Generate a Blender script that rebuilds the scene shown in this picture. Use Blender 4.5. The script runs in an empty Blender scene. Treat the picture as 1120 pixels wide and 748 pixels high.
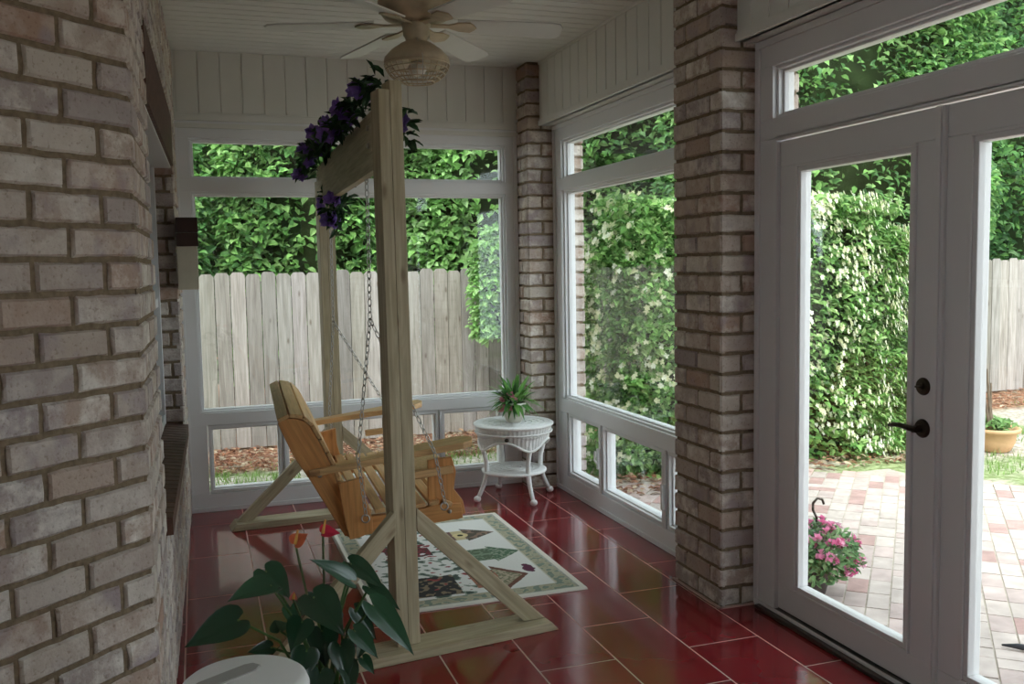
import bpy, math, random, zlib
import numpy as np
from mathutils import Vector, Matrix, noise
R = random.Random(7)
C = bpy.context.scene.collection
SC = bpy.context.scene

# ---------------------------------------------------------------- camera, world, sun, exposure
cam = bpy.data.cameras.new('camera'); camo = bpy.data.objects.new('camera', cam); C.objects.link(camo)
yaw, pitch, roll, camh, fpx = 0.3229, 0.0814, 0.0178, 1.5565, 1019.26
Fw = Vector((math.sin(yaw)*math.cos(pitch), math.cos(yaw)*math.cos(pitch), -math.sin(pitch)))
Rt = Vector((math.cos(yaw), -math.sin(yaw), 0)); Up = Rt.cross(Fw)
Xc = Rt*math.cos(roll) - Up*math.sin(roll); Yc = Rt*math.sin(roll) + Up*math.cos(roll)
Mc = Matrix((Xc, Yc, -Fw)).transposed().to_4x4(); Mc.translation = Vector((0, 0, camh))
camo.matrix_world = Mc
cam.sensor_width = 36; cam.lens = fpx/1120*36; cam.clip_start = .02; cam.clip_end = 200
SC.camera = camo
w = bpy.data.worlds.new('overcast_sky'); SC.world = w; w.use_nodes = True
bg = w.node_tree.nodes['Background']; bg.inputs[0].default_value = (.84, .93, 1.0, 1); bg.inputs[1].default_value = 3.3
sun = bpy.data.lights.new('sun', 'SUN'); sun.energy = 3.2; sun.angle = math.radians(25); sun.color = (1, .97, .9)
suno = bpy.data.objects.new('sun', sun); C.objects.link(suno)
suno.rotation_euler = Vector((.28, .50, -1)).to_track_quat('-Z', 'Y').to_euler()
suno.location = (-3, -5, 12)
vs = SC.view_settings
vs.view_transform = 'Standard'; vs.look = 'None'; vs.exposure = 0.24; vs.gamma = 1; vs.use_curve_mapping = False
SC.cycles.use_denoising = True
SC.cycles.max_bounces = 12; SC.cycles.transparent_max_bounces = 24; SC.cycles.diffuse_bounces = 6
SC.cycles.sample_clamp_indirect = 8

# ---------------------------------------------------------------- helpers
WL = {}
def tag(o, label, cat, group=None, kind=None):
    if label: o['label'] = label
    if cat: o['category'] = cat
    if group: o['group'] = group
    if kind: o['kind'] = kind
    return o
def empty(name, loc, label=None, cat=None, group=None, kind=None):
    o = bpy.data.objects.new(name, None); C.objects.link(o); o.location = loc
    o.empty_display_size = .1
    WL[o.name] = Vector(loc); return tag(o, label, cat, group, kind)

class MB:
    def __init__(s, M=None):
        s.v = []; s.f = []; s.m = []; s.g = []; s.t = []; s.M = M; s.mi = 0; s.tint = (.5, .5, .5)
    def addv(s, pts, g=None):
        n = len(s.v)
        for i, p in enumerate(pts):
            p = Vector(p)
            s.g.append(tuple(g[i]) if g else tuple(p))
            if s.M is not None: p = s.M @ p
            s.v.append(tuple(p)); s.t.append(s.tint)
        return n
    def face(s, idx): s.f.append(tuple(idx)); s.m.append(s.mi)
    def box(s, x0, x1, y0, y1, z0, z1):
        P = [(x, y, z) for x in (x0, x1) for y in (y0, y1) for z in (z0, z1)]
        n = s.addv(P)
        for q in ((0,1,3,2),(4,6,7,5),(0,4,5,1),(2,3,7,6),(0,2,6,4),(1,5,7,3)): s.face([n+i for i in q])
    def hexa(s, P):   # 8 pts, bottom 4 ccw then top 4
        n = s.addv(P)
        for q in ((3,2,1,0),(4,5,6,7),(0,1,5,4),(1,2,6,5),(2,3,7,6),(3,0,4,7)): s.face([n+i for i in q])
    def board(s, p0, p1, wdir, wd, th, ofs=None, ends=(0, 0)):
        """board from p0 to p1; width wd along wdir, thickness th; grain coords along the length"""
        p0 = Vector(p0); p1 = Vector(p1); a = (p1-p0); L = a.length; a.normalize()
        wv = Vector(wdir); wv = (wv - a*wv.dot(a)).normalized(); tv = a.cross(wv)
        ofs = ofs or (R.random()*9, R.random()*9, R.random()*9)
        P = []; G = []
        for k, (pp, l) in enumerate(((p0, 0), (p1, L))):
            for (i, j) in ((-1,-1),(1,-1),(1,1),(-1,1)):
                sh = ends[k]*i*wd/2
                P.append(pp + a*sh + wv*i*wd/2 + tv*j*th/2); G.append((l+sh+ofs[0], i*wd/2+ofs[1], j*th/2+ofs[2]))
        n = s.addv(P, G)
        for q in ((3,2,1,0),(4,5,6,7),(0,1,5,4),(1,2,6,5),(2,3,7,6),(3,0,4,7)): s.face([n+i for i in q])
    def prism(s, poly, y0, y1, ax='y', grain=(1, 0)):
        """poly in (x,z) extruded along y; grain runs along 'grain' in the poly plane"""
        n0 = len(poly); P = []; G = []; o = R.random()*9
        gx, gz = grain; l = math.hypot(gx, gz); gx /= l; gz /= l
        for y in (y0, y1):
            for (a, b) in poly:
                P.append((a, y, b) if ax == 'y' else ((y, a, b) if ax == 'x' else (a, b, y)))
                G.append((a*gx+b*gz+o, -a*gz+b*gx+o, y+o))
        n = s.addv(P, G)
        s.face([n+i for i in range(n0)]); s.face([n+n0+i for i in reversed(range(n0))])
        for i in range(n0):
            j = (i+1) % n0; s.face([n+i, n+n0+i, n+n0+j, n+j])
    def lathe(s, prof, c, seg=32, ax=None, cap=True, wob=None):
        """prof list (r,z), around vertical axis at c"""
        c = Vector(c); P = []
        for (r, z) in prof:
            for k in range(seg):
                a = 2*math.pi*k/seg; rr = r*(wob(a, z) if wob else 1)
                P.append(c + Vector((rr*math.cos(a), rr*math.sin(a), z)))
        n = s.addv(P)
        for i in range(len(prof)-1):
            for k in range(seg):
                k2 = (k+1) % seg
                s.face([n+i*seg+k, n+i*seg+k2, n+(i+1)*seg+k2, n+(i+1)*seg+k])
        if cap:
            s.face([n+k for k in reversed(range(seg))]); m = n+(len(prof)-1)*seg
            s.face([m+k for k in range(seg)])
    def tube(s, pts, r, seg=8, cap=True):
        pts = [Vector(p) for p in pts]; n = len(s.v); rr = r if isinstance(r, (list, tuple)) else [r]*len(pts)
        prev = None; P = []
        for i, p in enumerate(pts):
            d = (pts[min(i+1, len(pts)-1)] - pts[max(i-1, 0)]).normalized()
            if prev is None:
                u = d.orthogonal().normalized()
            else:
                u = (prev - d*prev.dot(d)).normalized()
            prev = u; v = d.cross(u)
            for k in range(seg):
                a = 2*math.pi*k/seg; P.append(p + (u*math.cos(a)+v*math.sin(a))*rr[i])
        n = s.addv(P)
        for i in range(len(pts)-1):
            for k in range(seg):
                k2 = (k+1) % seg; s.face([n+i*seg+k, n+i*seg+k2, n+(i+1)*seg+k2, n+(i+1)*seg+k])
        if cap:
            s.face([n+k for k in reversed(range(seg))]); m = n+(len(pts)-1)*seg; s.face([m+k for k in range(seg)])
    def torus(s, c, R1, r, u, v, seg=12, ts=6, su=1):
        c = Vector(c); u = Vector(u).normalized(); v = Vector(v).normalized(); wv = u.cross(v); P = []
        for k in range(seg):
            a = 2*math.pi*k/seg; d = u*math.cos(a)*su + v*math.sin(a)
            dn = (u*math.cos(a) + v*math.sin(a)).normalized()
            for j in range(ts):
                b = 2*math.pi*j/ts; P.append(c + d*R1 + dn*r*math.cos(b) + wv*r*math.sin(b))
        n = s.addv(P)
        for k in range(seg):
            for j in range(ts):
                k2 = (k+1) % seg; j2 = (j+1) % ts
                s.face([n+k*ts+j, n+k2*ts+j, n+k2*ts+j2, n+k*ts+j2])
    def blob(s, c, rad, seg=10, rings=7, nz=0, ns=3):
        c = Vector(c); P = []
        for i in range(rings+1):
            th = math.pi*i/rings
            for k in range(seg):
                a = 2*math.pi*k/seg
                d = Vector((math.sin(th)*math.cos(a), math.sin(th)*math.sin(a), math.cos(th)))
                q = 1 + (nz*noise.noise(d*ns + c) if nz else 0)
                P.append(c + Vector((d.x*rad[0], d.y*rad[1], d.z*rad[2]))*q)
        n = s.addv(P)
        for i in range(rings):
            for k in range(seg):
                k2 = (k+1) % seg; s.face([n+i*seg+k, n+(i+1)*seg+k, n+(i+1)*seg+k2, n+i*seg+k2])
    def leaf(s, b, d, nrm, L, W, fold=.25, droop=.15):
        """simple 6-vertex folded leaf: base b, direction d, up nrm"""
        d = Vector(d).normalized(); nrm = Vector(nrm); nrm = (nrm - d*nrm.dot(d)).normalized(); sd = d.cross(nrm); b = Vector(b)
        P = [b, b+d*L*.35+sd*W/2+nrm*W*fold, b+d*L*.72+sd*W*.36+nrm*(W*fold-L*droop*.4), b+d*L-nrm*L*droop,
             b+d*L*.72-sd*W*.36+nrm*(W*fold-L*droop*.4), b+d*L*.35-sd*W/2+nrm*W*fold, b+d*L*.45]
        n = s.addv(P)
        s.face([n, n+1, n+2, n+6]); s.face([n+6, n+2, n+3]); s.face([n+6, n+3, n+4]); s.face([n, n+6, n+4, n+5])
    def build(s, name, mats, parent=None, smooth=False, bevel=0, kind=None, loc=None):
        me = bpy.data.meshes.new(name)
        org = Vector(loc) if loc is not None else (WL[parent.name] if parent is not None else Vector((0, 0, 0)))
        v = np.array(s.v, dtype=np.float64) - np.array(org)
        me.from_pydata(v.tolist(), [], s.f)
        if not isinstance(mats, (list, tuple)): mats = [mats]
        for m in mats: me.materials.append(m)
        me.polygons.foreach_set('material_index', s.m)
        if smooth: me.polygons.foreach_set('use_smooth', [True]*len(s.f))
        a = me.attributes.new('gr', 'FLOAT_VECTOR', 'POINT'); a.data.foreach_set('vector', np.array(s.g, dtype=np.float32).ravel())
        a = me.attributes.new('tint', 'FLOAT_COLOR', 'POINT')
        t = np.ones((len(s.t), 4), dtype=np.float32); t[:, :3] = np.array(s.t); a.data.foreach_set('color', t.ravel())
        me.update()
        o = bpy.data.objects.new(name, me); C.objects.link(o)
        if parent is not None: o.parent = parent
        o.location = org - (WL[parent.name] if parent is not None else Vector((0, 0, 0)))
        WL[o.name] = org.copy()
        if bevel:
            b = o.modifiers.new('bevel', 'BEVEL'); b.width = bevel; b.segments = 2; b.limit_method = 'ANGLE'
        if smooth and not bevel:
            pass
        if kind: o['kind'] = kind
        return o

# ---------------------------------------------------------------- materials
def mat(name, col=(.5,.5,.5), rough=.5, spec=.5, metal=0, nscale=0, namt=.1, bump=0, coat=0, trans=0):
    m = bpy.data.materials.new(name); m.use_nodes = True; nt = m.node_tree; N = nt.nodes; L = nt.links
    b = N['Principled BSDF']; b.inputs['Base Color'].default_value = (*col, 1); b.inputs['Roughness'].default_value = rough
    b.inputs['Specular IOR Level'].default_value = spec; b.inputs['Metallic'].default_value = metal
    if coat: b.inputs['Coat Weight'].default_value = coat
    if nscale:
        tc = N.new('ShaderNodeTexCoord'); n = N.new('ShaderNodeTexNoise'); n.inputs['Scale'].default_value = nscale; n.inputs['Detail'].default_value = 5
        L.new(tc.outputs['Object'], n.inputs['Vector'])
        r = N.new('ShaderNodeMapRange'); r.inputs[1].default_value = .3; r.inputs[2].default_value = .7
        r.inputs[3].default_value = 1-namt; r.inputs[4].default_value = 1+namt; L.new(n.outputs['Fac'], r.inputs[0])
        mx = N.new('ShaderNodeVectorMath'); mx.operation = 'SCALE'; mx.inputs[0].default_value = col; L.new(r.outputs[0], mx.inputs['Scale'])
        L.new(mx.outputs[0], b.inputs['Base Color'])
        if bump:
            bp = N.new('ShaderNodeBump'); bp.inputs['Distance'].default_value = bump; L.new(n.outputs['Fac'], bp.inputs['Height']); L.new(bp.outputs[0], b.inputs['Normal'])
    return m
def ramp(nt, fac, stops):
    r = nt.nodes.new('ShaderNodeValToRGB'); e = r.color_ramp.elements
    while len(e) < len(stops): e.new(.5)
    for i, (p, c) in enumerate(stops): e[i].position = p; e[i].color = (*c, 1)
    nt.links.new(fac, r.inputs[0]); return r.outputs[0]
def attr(nt, name):
    a = nt.nodes.new('ShaderNodeAttribute'); a.attribute_name = name; return a
def mixc(nt, mode, fac, a, b):
    m = nt.nodes.new('ShaderNodeMix'); m.data_type = 'RGBA'; m.blend_type = mode
    for sock, val in ((0, fac), (6, a), (7, b)):
        if hasattr(val, 'is_linked'): nt.links.new(val, m.inputs[sock])
        elif isinstance(val, (int, float)): m.inputs[sock].default_value = val
        else: m.inputs[sock].default_value = (*val, 1)
    return m.outputs[2]

def wood(name, c1, c2, knot, rough=.55, scale=1.0, spec=.3, weather=0):
    m = bpy.data.materials.new(name); m.use_nodes = True; nt = m.node_tree; N = nt.nodes; L = nt.links; b = N['Principled BSDF']
    g = attr(nt, 'gr')
    mp = N.new('ShaderNodeMapping'); mp.inputs['Scale'].default_value = (1.2*scale, 14*scale, 14*scale); L.new(g.outputs['Vector'], mp.inputs[0])
    n1 = N.new('ShaderNodeTexNoise'); n1.inputs['Scale'].default_value = 2.2; n1.inputs['Detail'].default_value = 6; n1.inputs['Distortion'].default_value = 1.2; L.new(mp.outputs[0], n1.inputs['Vector'])
    mp2 = N.new('ShaderNodeMapping'); mp2.inputs['Scale'].default_value = (4*scale, 90*scale, 90*scale); L.new(g.outputs['Vector'], mp2.inputs[0])
    n2 = N.new('ShaderNodeTexNoise'); n2.inputs['Scale'].default_value = 1.0; n2.inputs['Detail'].default_value = 3; L.new(mp2.outputs[0], n2.inputs['Vector'])
    col = ramp(nt, n1.outputs['Fac'], [(.3, c1), (.7, c2)])
    f2 = ramp(nt, n2.outputs['Fac'], [(.3, (.72,.72,.72)), (.62, (1,1,1))])
    col = mixc(nt, 'MULTIPLY', .8, col, f2)
    vo = N.new('ShaderNodeTexVoronoi'); vo.inputs['Scale'].default_value = 1.0
    mp3 = N.new('ShaderNodeMapping'); mp3.inputs['Scale'].default_value = (3.2, 9, 9); L.new(g.outputs['Vector'], mp3.inputs[0]); L.new(mp3.outputs[0], vo.inputs['Vector'])
    kf = ramp(nt, vo.outputs['Distance'], [(.05, (1,1,1)), (.13, (0,0,0))])
    kf2 = N.new('ShaderNodeRGBToBW'); L.new(kf, kf2.inputs[0])
    km = N.new('ShaderNodeMath'); km.operation = 'MULTIPLY'; km.inputs[1].default_value = .75; L.new(kf2.outputs[0], km.inputs[0])
    col = mixc(nt, 'MIX', km.outputs[0], col, knot)
    tt = attr(nt, 'tint')
    if weather: col = mixc(nt, 'MULTIPLY', 1.0, col, tt.outputs['Color'])
    L.new(col, b.inputs['Base Color']); b.inputs['Roughness'].default_value = rough; b.inputs['Specular IOR Level'].default_value = spec
    bp = N.new('ShaderNodeBump'); bp.inputs['Distance'].default_value = .0015; bp.inputs['Strength'].default_value = .6; L.new(n2.outputs['Fac'], bp.inputs['Height']); L.new(bp.outputs[0], b.inputs['Normal'])
    return m

def brickmat():
    m = bpy.data.materials.new('tumbled_pink_brick'); m.use_nodes = True; nt = m.node_tree; N = nt.nodes; L = nt.links; b = N['Principled BSDF']
    t = attr(nt, 'tint'); tc = N.new('ShaderNodeTexCoord')
    sep = N.new('ShaderNodeSeparateColor'); L.new(t.outputs['Color'], sep.inputs[0])
    base = ramp(nt, sep.outputs[0], [(0, (.38,.25,.19)), (.13, (.42,.32,.26)), (.45, (.43,.355,.30)), (.65, (.33,.275,.265)), (.85, (.48,.405,.34)), (1, (.53,.47,.41))])
    off = N.new('ShaderNodeVectorMath'); off.operation = 'ADD'; L.new(tc.outputs['Object'], off.inputs[0])
    sc_ = N.new('ShaderNodeVectorMath'); sc_.operation = 'SCALE'; sc_.inputs['Scale'].default_value = 7; L.new(t.outputs['Color'], sc_.inputs[0]); L.new(sc_.outputs[0], off.inputs[1])
    n1 = N.new('ShaderNodeTexNoise'); n1.inputs['Scale'].default_value = 15; n1.inputs['Detail'].default_value = 6; n1.inputs['Roughness'].default_value = .65; L.new(off.outputs[0], n1.inputs['Vector'])
    w1 = ramp(nt, n1.outputs['Fac'], [(.42, (0,0,0)), (.62, (1,1,1))]); w1b = N.new('ShaderNodeRGBToBW'); L.new(w1, w1b.inputs[0])
    ms = N.new('ShaderNodeMath'); ms.operation = 'MULTIPLY'; L.new(w1b.outputs[0], ms.inputs[0]); L.new(sep.outputs[1], ms.inputs[1])
    col = mixc(nt, 'MIX', ms.outputs[0], base, (.72,.67,.61))
    n3 = N.new('ShaderNodeTexNoise'); n3.inputs['Scale'].default_value = 8; n3.inputs['Detail'].default_value = 4; L.new(off.outputs[0], n3.inputs['Vector'])
    w3 = ramp(nt, n3.outputs['Fac'], [(.35, (1,1,1)), (.5, (0,0,0))]); w3b = N.new('ShaderNodeRGBToBW'); L.new(w3, w3b.inputs[0])
    ms3 = N.new('ShaderNodeMath'); ms3.operation = 'MULTIPLY'; L.new(w3b.outputs[0], ms3.inputs[0]); L.new(sep.outputs[2], ms3.inputs[1])
    col = mixc(nt, 'MIX', ms3.outputs[0], col, (.33,.27,.28))
    n2 = N.new('ShaderNodeTexNoise'); n2.inputs['Scale'].default_value = 90; n2.inputs['Detail'].default_value = 3; L.new(tc.outputs['Object'], n2.inputs['Vector'])
    pit = ramp(nt, n2.outputs['Fac'], [(.3, (.6,.55,.5)), (.42, (1,1,1))]); col = mixc(nt, 'MULTIPLY', .7, col, pit)
    L.new(col, b.inputs['Base Color']); b.inputs['Roughness'].default_value = .85; b.inputs['Specular IOR Level'].default_value = .2
    bp = N.new('ShaderNodeBump'); bp.inputs['Distance'].default_value = .004; bp.inputs['Strength'].default_value = .8; L.new(n2.outputs['Fac'], bp.inputs['Height']); L.new(bp.outputs[0], b.inputs['Normal'])
    return m

def leafmat(name, transl=.35, rough=.45, spec=.3):
    m = bpy.data.materials.new(name); m.use_nodes = True; nt = m.node_tree; N = nt.nodes; L = nt.links; b = N['Principled BSDF']
    t = attr(nt, 'tint'); L.new(t.outputs['Color'], b.inputs['Base Color']); b.inputs['Roughness'].default_value = rough; b.inputs['Specular IOR Level'].default_value = spec
    tr = N.new('ShaderNodeBsdfTranslucent'); g = N.new('ShaderNodeGamma'); g.inputs[1].default_value = .8; L.new(t.outputs['Color'], g.inputs[0]); L.new(g.outputs[0], tr.inputs[0])
    mx = N.new('ShaderNodeMixShader'); mx.inputs[0].default_value = transl; L.new(b.outputs[0], mx.inputs[1]); L.new(tr.outputs[0], mx.inputs[2])
    L.new(mx.outputs[0], N['Material Output'].inputs[0]); return m

def glassmat():
    m = bpy.data.materials.new('window_glass'); m.use_nodes = True; nt = m.node_tree; N = nt.nodes; L = nt.links
    N.remove(N['Principled BSDF'])
    t = N.new('ShaderNodeBsdfTransparent'); t.inputs[0].default_value = (.95,.97,.96,1)
    g = N.new('ShaderNodeBsdfGlossy'); g.inputs['Roughness'].default_value = .02; g.inputs[0].default_value = (1,1,1,1)
    f = N.new('ShaderNodeLayerWeight'); f.inputs[0].default_value = .5
    pw_ = N.new('ShaderNodeMath'); pw_.operation = 'POWER'; pw_.inputs[1].default_value = 5; L.new(f.outputs['Facing'], pw_.inputs[0])
    mm = N.new('ShaderNodeMath'); mm.operation = 'MULTIPLY_ADD'; mm.inputs[1].default_value = .9; mm.inputs[2].default_value = .04; mm.use_clamp = True; L.new(pw_.outputs[0], mm.inputs[0])
    mx = N.new('ShaderNodeMixShader'); L.new(mm.outputs[0], mx.inputs[0]); L.new(t.outputs[0], mx.inputs[1]); L.new(g.outputs[0], mx.inputs[2])
    L.new(mx.outputs[0], N['Material Output'].inputs[0]); return m

WHITE = mat('white_painted_vinyl', (.72,.72,.73), .35, .4)
DOORW = mat('white_painted_door', (.66,.64,.64), .32, .4)
BOARDW = mat('white_beadboard_paint', (.66,.65,.61), .45, .35, nscale=3, namt=.03)
CEILW = mat('white_ceiling_plank_paint', (.70,.70,.66), .5, .3, nscale=3, namt=.03)
BRICK = brickmat()
MORTAR = mat('sandy_mortar', (.20,.15,.10), .95, .1, nscale=60, namt=.25, bump=.003)
DARKBRICK = mat('dark_brown_brick', (.105,.048,.032), .6, .4, nscale=25, namt=.3, bump=.002)
GLASS = glassmat()
CREAMEXT = mat('cream_exterior_paint', (.75,.68,.58), .6, .3, nscale=5, namt=.06)
PINE = wood('weathered_treated_pine', (.36,.30,.185), (.49,.42,.285), (.16,.11,.06))
CEDAR = wood('orange_cedar', (.60,.27,.09), (.74,.38,.14), (.30,.12,.04), rough=.42, spec=.45)
CEDARL = wood('light_pine_slats', (.60,.35,.15), (.72,.47,.23), (.40,.22,.10), rough=.45, spec=.4)
FENCEW = wood('weathered_grey_cedar', (.29,.265,.24), (.47,.445,.42), (.14,.11,.09), rough=.9, spec=.1, scale=.8, weather=1)
STEEL = mat('zinc_chain_steel', (.45,.44,.42), .35, .5, metal=1)
BRONZE = mat('oil_rubbed_bronze', (.06,.045,.035), .35, .5, metal=.8)
FANM = mat('antiqued_cream_metal', (.50,.40,.27), .4, .5, nscale=9, namt=.25)
FANB = mat('whitewashed_fan_blade', (.64,.64,.61), .45, .4, nscale=6, namt=.04)
WICKER = mat('white_wicker', (.82,.82,.81), .5, .35, nscale=120, namt=.08, bump=.002)
LEAF = leafmat('leaf'); GLOSSLEAF = leafmat('glossy_leaf', .12, .22, .6)
PETAL = leafmat('petal', .3, .6, .2)
DARKIN = mat('crown_core_shade', (.022,.035,.012), .95, .1, nscale=6, namt=.5)  # near-black green, crown shade put into the colour
BARK = mat('bark', (.16,.12,.09), .9, .1, nscale=15, namt=.3, bump=.01)

# ---------------------------------------------------------------- brickwork
BH, BL, MJ = .0885, .215, .0155
def brick_face(mb, O, U, Nn, length, z0, z1, off=0, seed=0, holes=(), cs=(0, 0), ext=0):
    """bricks on a vertical face: origin O (x,y), unit dir U, outward normal Nn. Running bond. holes: (u0,u1,z0,z1)"""
    O = Vector((O[0], O[1], 0)); U = Vector((U[0], U[1], 0)).normalized(); Nn = Vector((Nn[0], Nn[1], 0)).normalized(); Z = Vector((0, 0, 1))
    k0 = 0; k = 0; z = z0
    while z < z1 - .02:
        zt = min(z+BH, z1); sh = (off + (BL/2 if k % 2 else 0)) % BL
        edges = [0]; u = sh if sh > .04 else sh+BL
        while u < length-.04: edges.append(u); u += BL
        edges.append(length)
        for i in range(len(edges)-1):
            a, b = edges[i], edges[i+1]
            segs = [(a, b)]
            for (h0, h1, hz0, hz1) in holes:
                if zt-.03 > hz0 and z+.03 < hz1:
                    ns = []
                    for (p, q) in segs:
                        if q <= h0+.001 or p >= h1-.001: ns.append((p, q))
                        else:
                            if p < h0-.02: ns.append((p, h0))
                            if q > h1+.02: ns.append((h1, q))
                    segs = ns
            for (p, q) in segs:
                rr = random.Random(zlib.crc32(repr((seed, k, i)).encode()))
                if i == 0 and cs[0]: rr = random.Random(zlib.crc32(repr((cs[0], k)).encode()))
                if i == len(edges)-2 and cs[1]: rr = random.Random(zlib.crc32(repr((cs[1], k)).encode()))
                mb.tint = (rr.random(), rr.random()**.8, rr.random()**1.3*.9)
                one_brick(mb, O, U, Nn, Z, p+(MJ/2 if p > 0.001 else 0), q-(MJ/2 if q < length-.001 else 0), z+MJ/2, zt-MJ/2, rr)
        z += BH; k += 1
def one_brick(mb, O, U, Nn, Z, a, b, z0, z1, rr):
    if b-a < .01 or z1-z0 < .01: return
    e = .006; nu = max(2, int((b-a)/.035)); 
    us = [a, a+e] + [a+e+(b-a-2*e)*i/nu for i in range(1, nu)] + [b-e, b]
    zs = [z0, z0+e, (z0*2+z1)/3, (z0+z1*2)/3, z1-e, z1]
    P = []; pr = rr.uniform(-.0015, .002)
    for i, u in enumerate(us):
        for j, z in enumerate(zs):
            edge = (i in (0, len(us)-1)) or (j in (0, len(zs)-1))
            d = -.009 if edge else 0.0
            q = O + U*u + Z*z
            nn = noise.noise(q*37)*.0016 + noise.noise(q*90)*.001
            du = noise.noise(q*22+Vector((9, 0, 0)))*.005; dz = noise.noise(q*22+Vector((0, 9, 0)))*.005
            if edge: q = q + Z*(dz if 0 < z0 else 0) + U*(du if .02 < u else 0)
            P.append(q + Nn*(d+nn+pr))
    nz = len(zs); n = mb.addv(P)
    for i in range(len(us)-1):
        for j in range(nz-1):
            mb.face([n+i*nz+j, n+(i+1)*nz+j, n+(i+1)*nz+j+1, n+i*nz+j+1])
    # skirt
    ring = [(i, 0) for i in range(len(us))] + [(len(us)-1, j) for j in range(1, nz)] + [(i, nz-1) for i in range(len(us)-2, -1, -1)] + [(0, j) for j in range(nz-2, 0, -1)]
    idx = [n+i*nz+j for i, j in ring]
    base = [Vector(P[i*nz+j]) - Nn*.012 for i, j in ring]
    m = mb.addv(base); c = len(ring)
    for t in range(c): mb.face([idx[t], m+t, m+(t+1) % c, idx[(t+1) % c]])
def mortar_slab(mb, O, U, Nn, length, z0, z1, depth, rec=.010):
    O = Vector((O[0], O[1], 0)); U = Vector((U[0], U[1], 0)).normalized(); Nn = Vector((Nn[0], Nn[1], 0)).normalized()
    a = O - Nn*rec; b = a+U*length; c = b-Nn*depth; d = a-Nn*depth
    mb.hexa([(*p.xy, z0) for p in (a, b, c, d)] + [(*p.xy, z1) for p in (a, b, c, d)])

# ---------------------------------------------------------------- room shell
H = 2.93; XR = 2.35; YB = 6.27
# floor: glossy dark red tiles in running bond with pale grout
TILE = bpy.data.materials.new('glossy_red_tile'); TILE.use_nodes = True
nt = TILE.node_tree; b = nt.nodes['Principled BSDF']; t = attr(nt, 'tint')
tc = nt.nodes.new('ShaderNodeTexCoord'); n = nt.nodes.new('ShaderNodeTexNoise'); n.inputs['Scale'].default_value = 2.5; n.inputs['Detail'].default_value = 3; nt.links.new(tc.outputs['Object'], n.inputs['Vector'])
cc = ramp(nt, n.outputs['Fac'], [(.3, (.9,.9,.9)), (.7, (1.1,1.1,1.1))]); cc = mixc(nt, 'MULTIPLY', 1, t.outputs['Color'], cc)
nt.links.new(cc, b.inputs['Base Color']); b.inputs['Roughness'].default_value = .11; b.inputs['Specular IOR Level'].default_value = .85
GROUT = mat('pale_pink_grout', (.55,.40,.35), .8, .2)
fl = MB(); fl.mi = 1
fl.box(-1.75, 2.42, -2.05, 6.30, -.10, -.0008); fl.mi = 0
TW, TL, gw = .3235, .667, .0035
for bnd in range(-1, 13):
    xb = 2.15 - TW*bnd; x0, x1 = xb-TW, xb
    ys = (3.61 if bnd % 2 else 3.93)
    if bnd == -1: x1 = min(x1, 2.42)
    for k in range(-10, 6):
        y0 = ys+TL*k; y1 = y0+TL
        y0 = max(y0, -2.05); y1 = min(y1, 6.30)
        if y1 <= y0 or x0 < -1.8: continue
        q = R.uniform(.93, 1.07); fl.tint = (.185*q, .010*q, .015*q)
        fl.hexa([(x0+gw, y0+gw, -.004), (x1-gw, y0+gw, -.004), (x1-gw, y1-gw, -.004), (x0+gw, y1-gw, -.004),
                 (x0+gw, y0+gw, 0), (x1-gw, y0+gw, 0), (x1-gw, y1-gw, 0), (x0+gw, y1-gw, 0)])
fl.build('floor', [TILE, GROUT], kind='structure')

# ceiling planks run across the room
cb = MB()
def plank_strip(mb, a, b, wv, n, gap=.004, dep=.004):
    """V grooved planks: each plank from s to s+w along axis"""
y = -2.05
while y < 6.4:
    y1 = min(y+.0985, 6.4)
    cb.box(-1.75, 2.42, y+.0045, y1-.0045, H, H+.02); y += .0985
cb.box(-1.75, 2.42, -2.05, 6.4, H+.010, H+.05)
cb.build('ceiling', CEILW, kind='structure')
rf = MB(); rf.box(-2.3, 2.95, -3.0, 6.9, H+.06, H+.22)
rf.build('trim_3', CREAMEXT, kind='structure')

# left brick wall, 45 degree brick face, rear brick wall
Pc = Vector((-.155, 2.80)); Pe = Vector((-.100, 6.27)); Ul = (Pe-Pc).normalized(); Ll = (Pe-Pc).length; Nl = Vector((Ul.y, -Ul.x))
def LP(u, d, z): p = Pc + Ul*u + Nl*d; return (p.x, p.y, z)
wu0, wu1, wz0, wz1 = .72, 2.88, .685, 2.155
LZ1 = wz1 + .27
mb = MB(); mb.mi = 0
brick_face(mb, Pc, Ul, Nl, Ll, 0, H, off=0, seed=11, holes=[(wu0, wu1, wz0-.075, LZ1)], cs=('cA', 0))
U45 = Vector((-1, -1)).normalized(); N45 = Vector((1, -1)).normalized(); L45 = 2.1
Ps = Pc + U45*L45
brick_face(mb, Ps, -U45, N45, L45, 0, H, off=(L45 % BL), seed=12, cs=(0, 'cA'))
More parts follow.
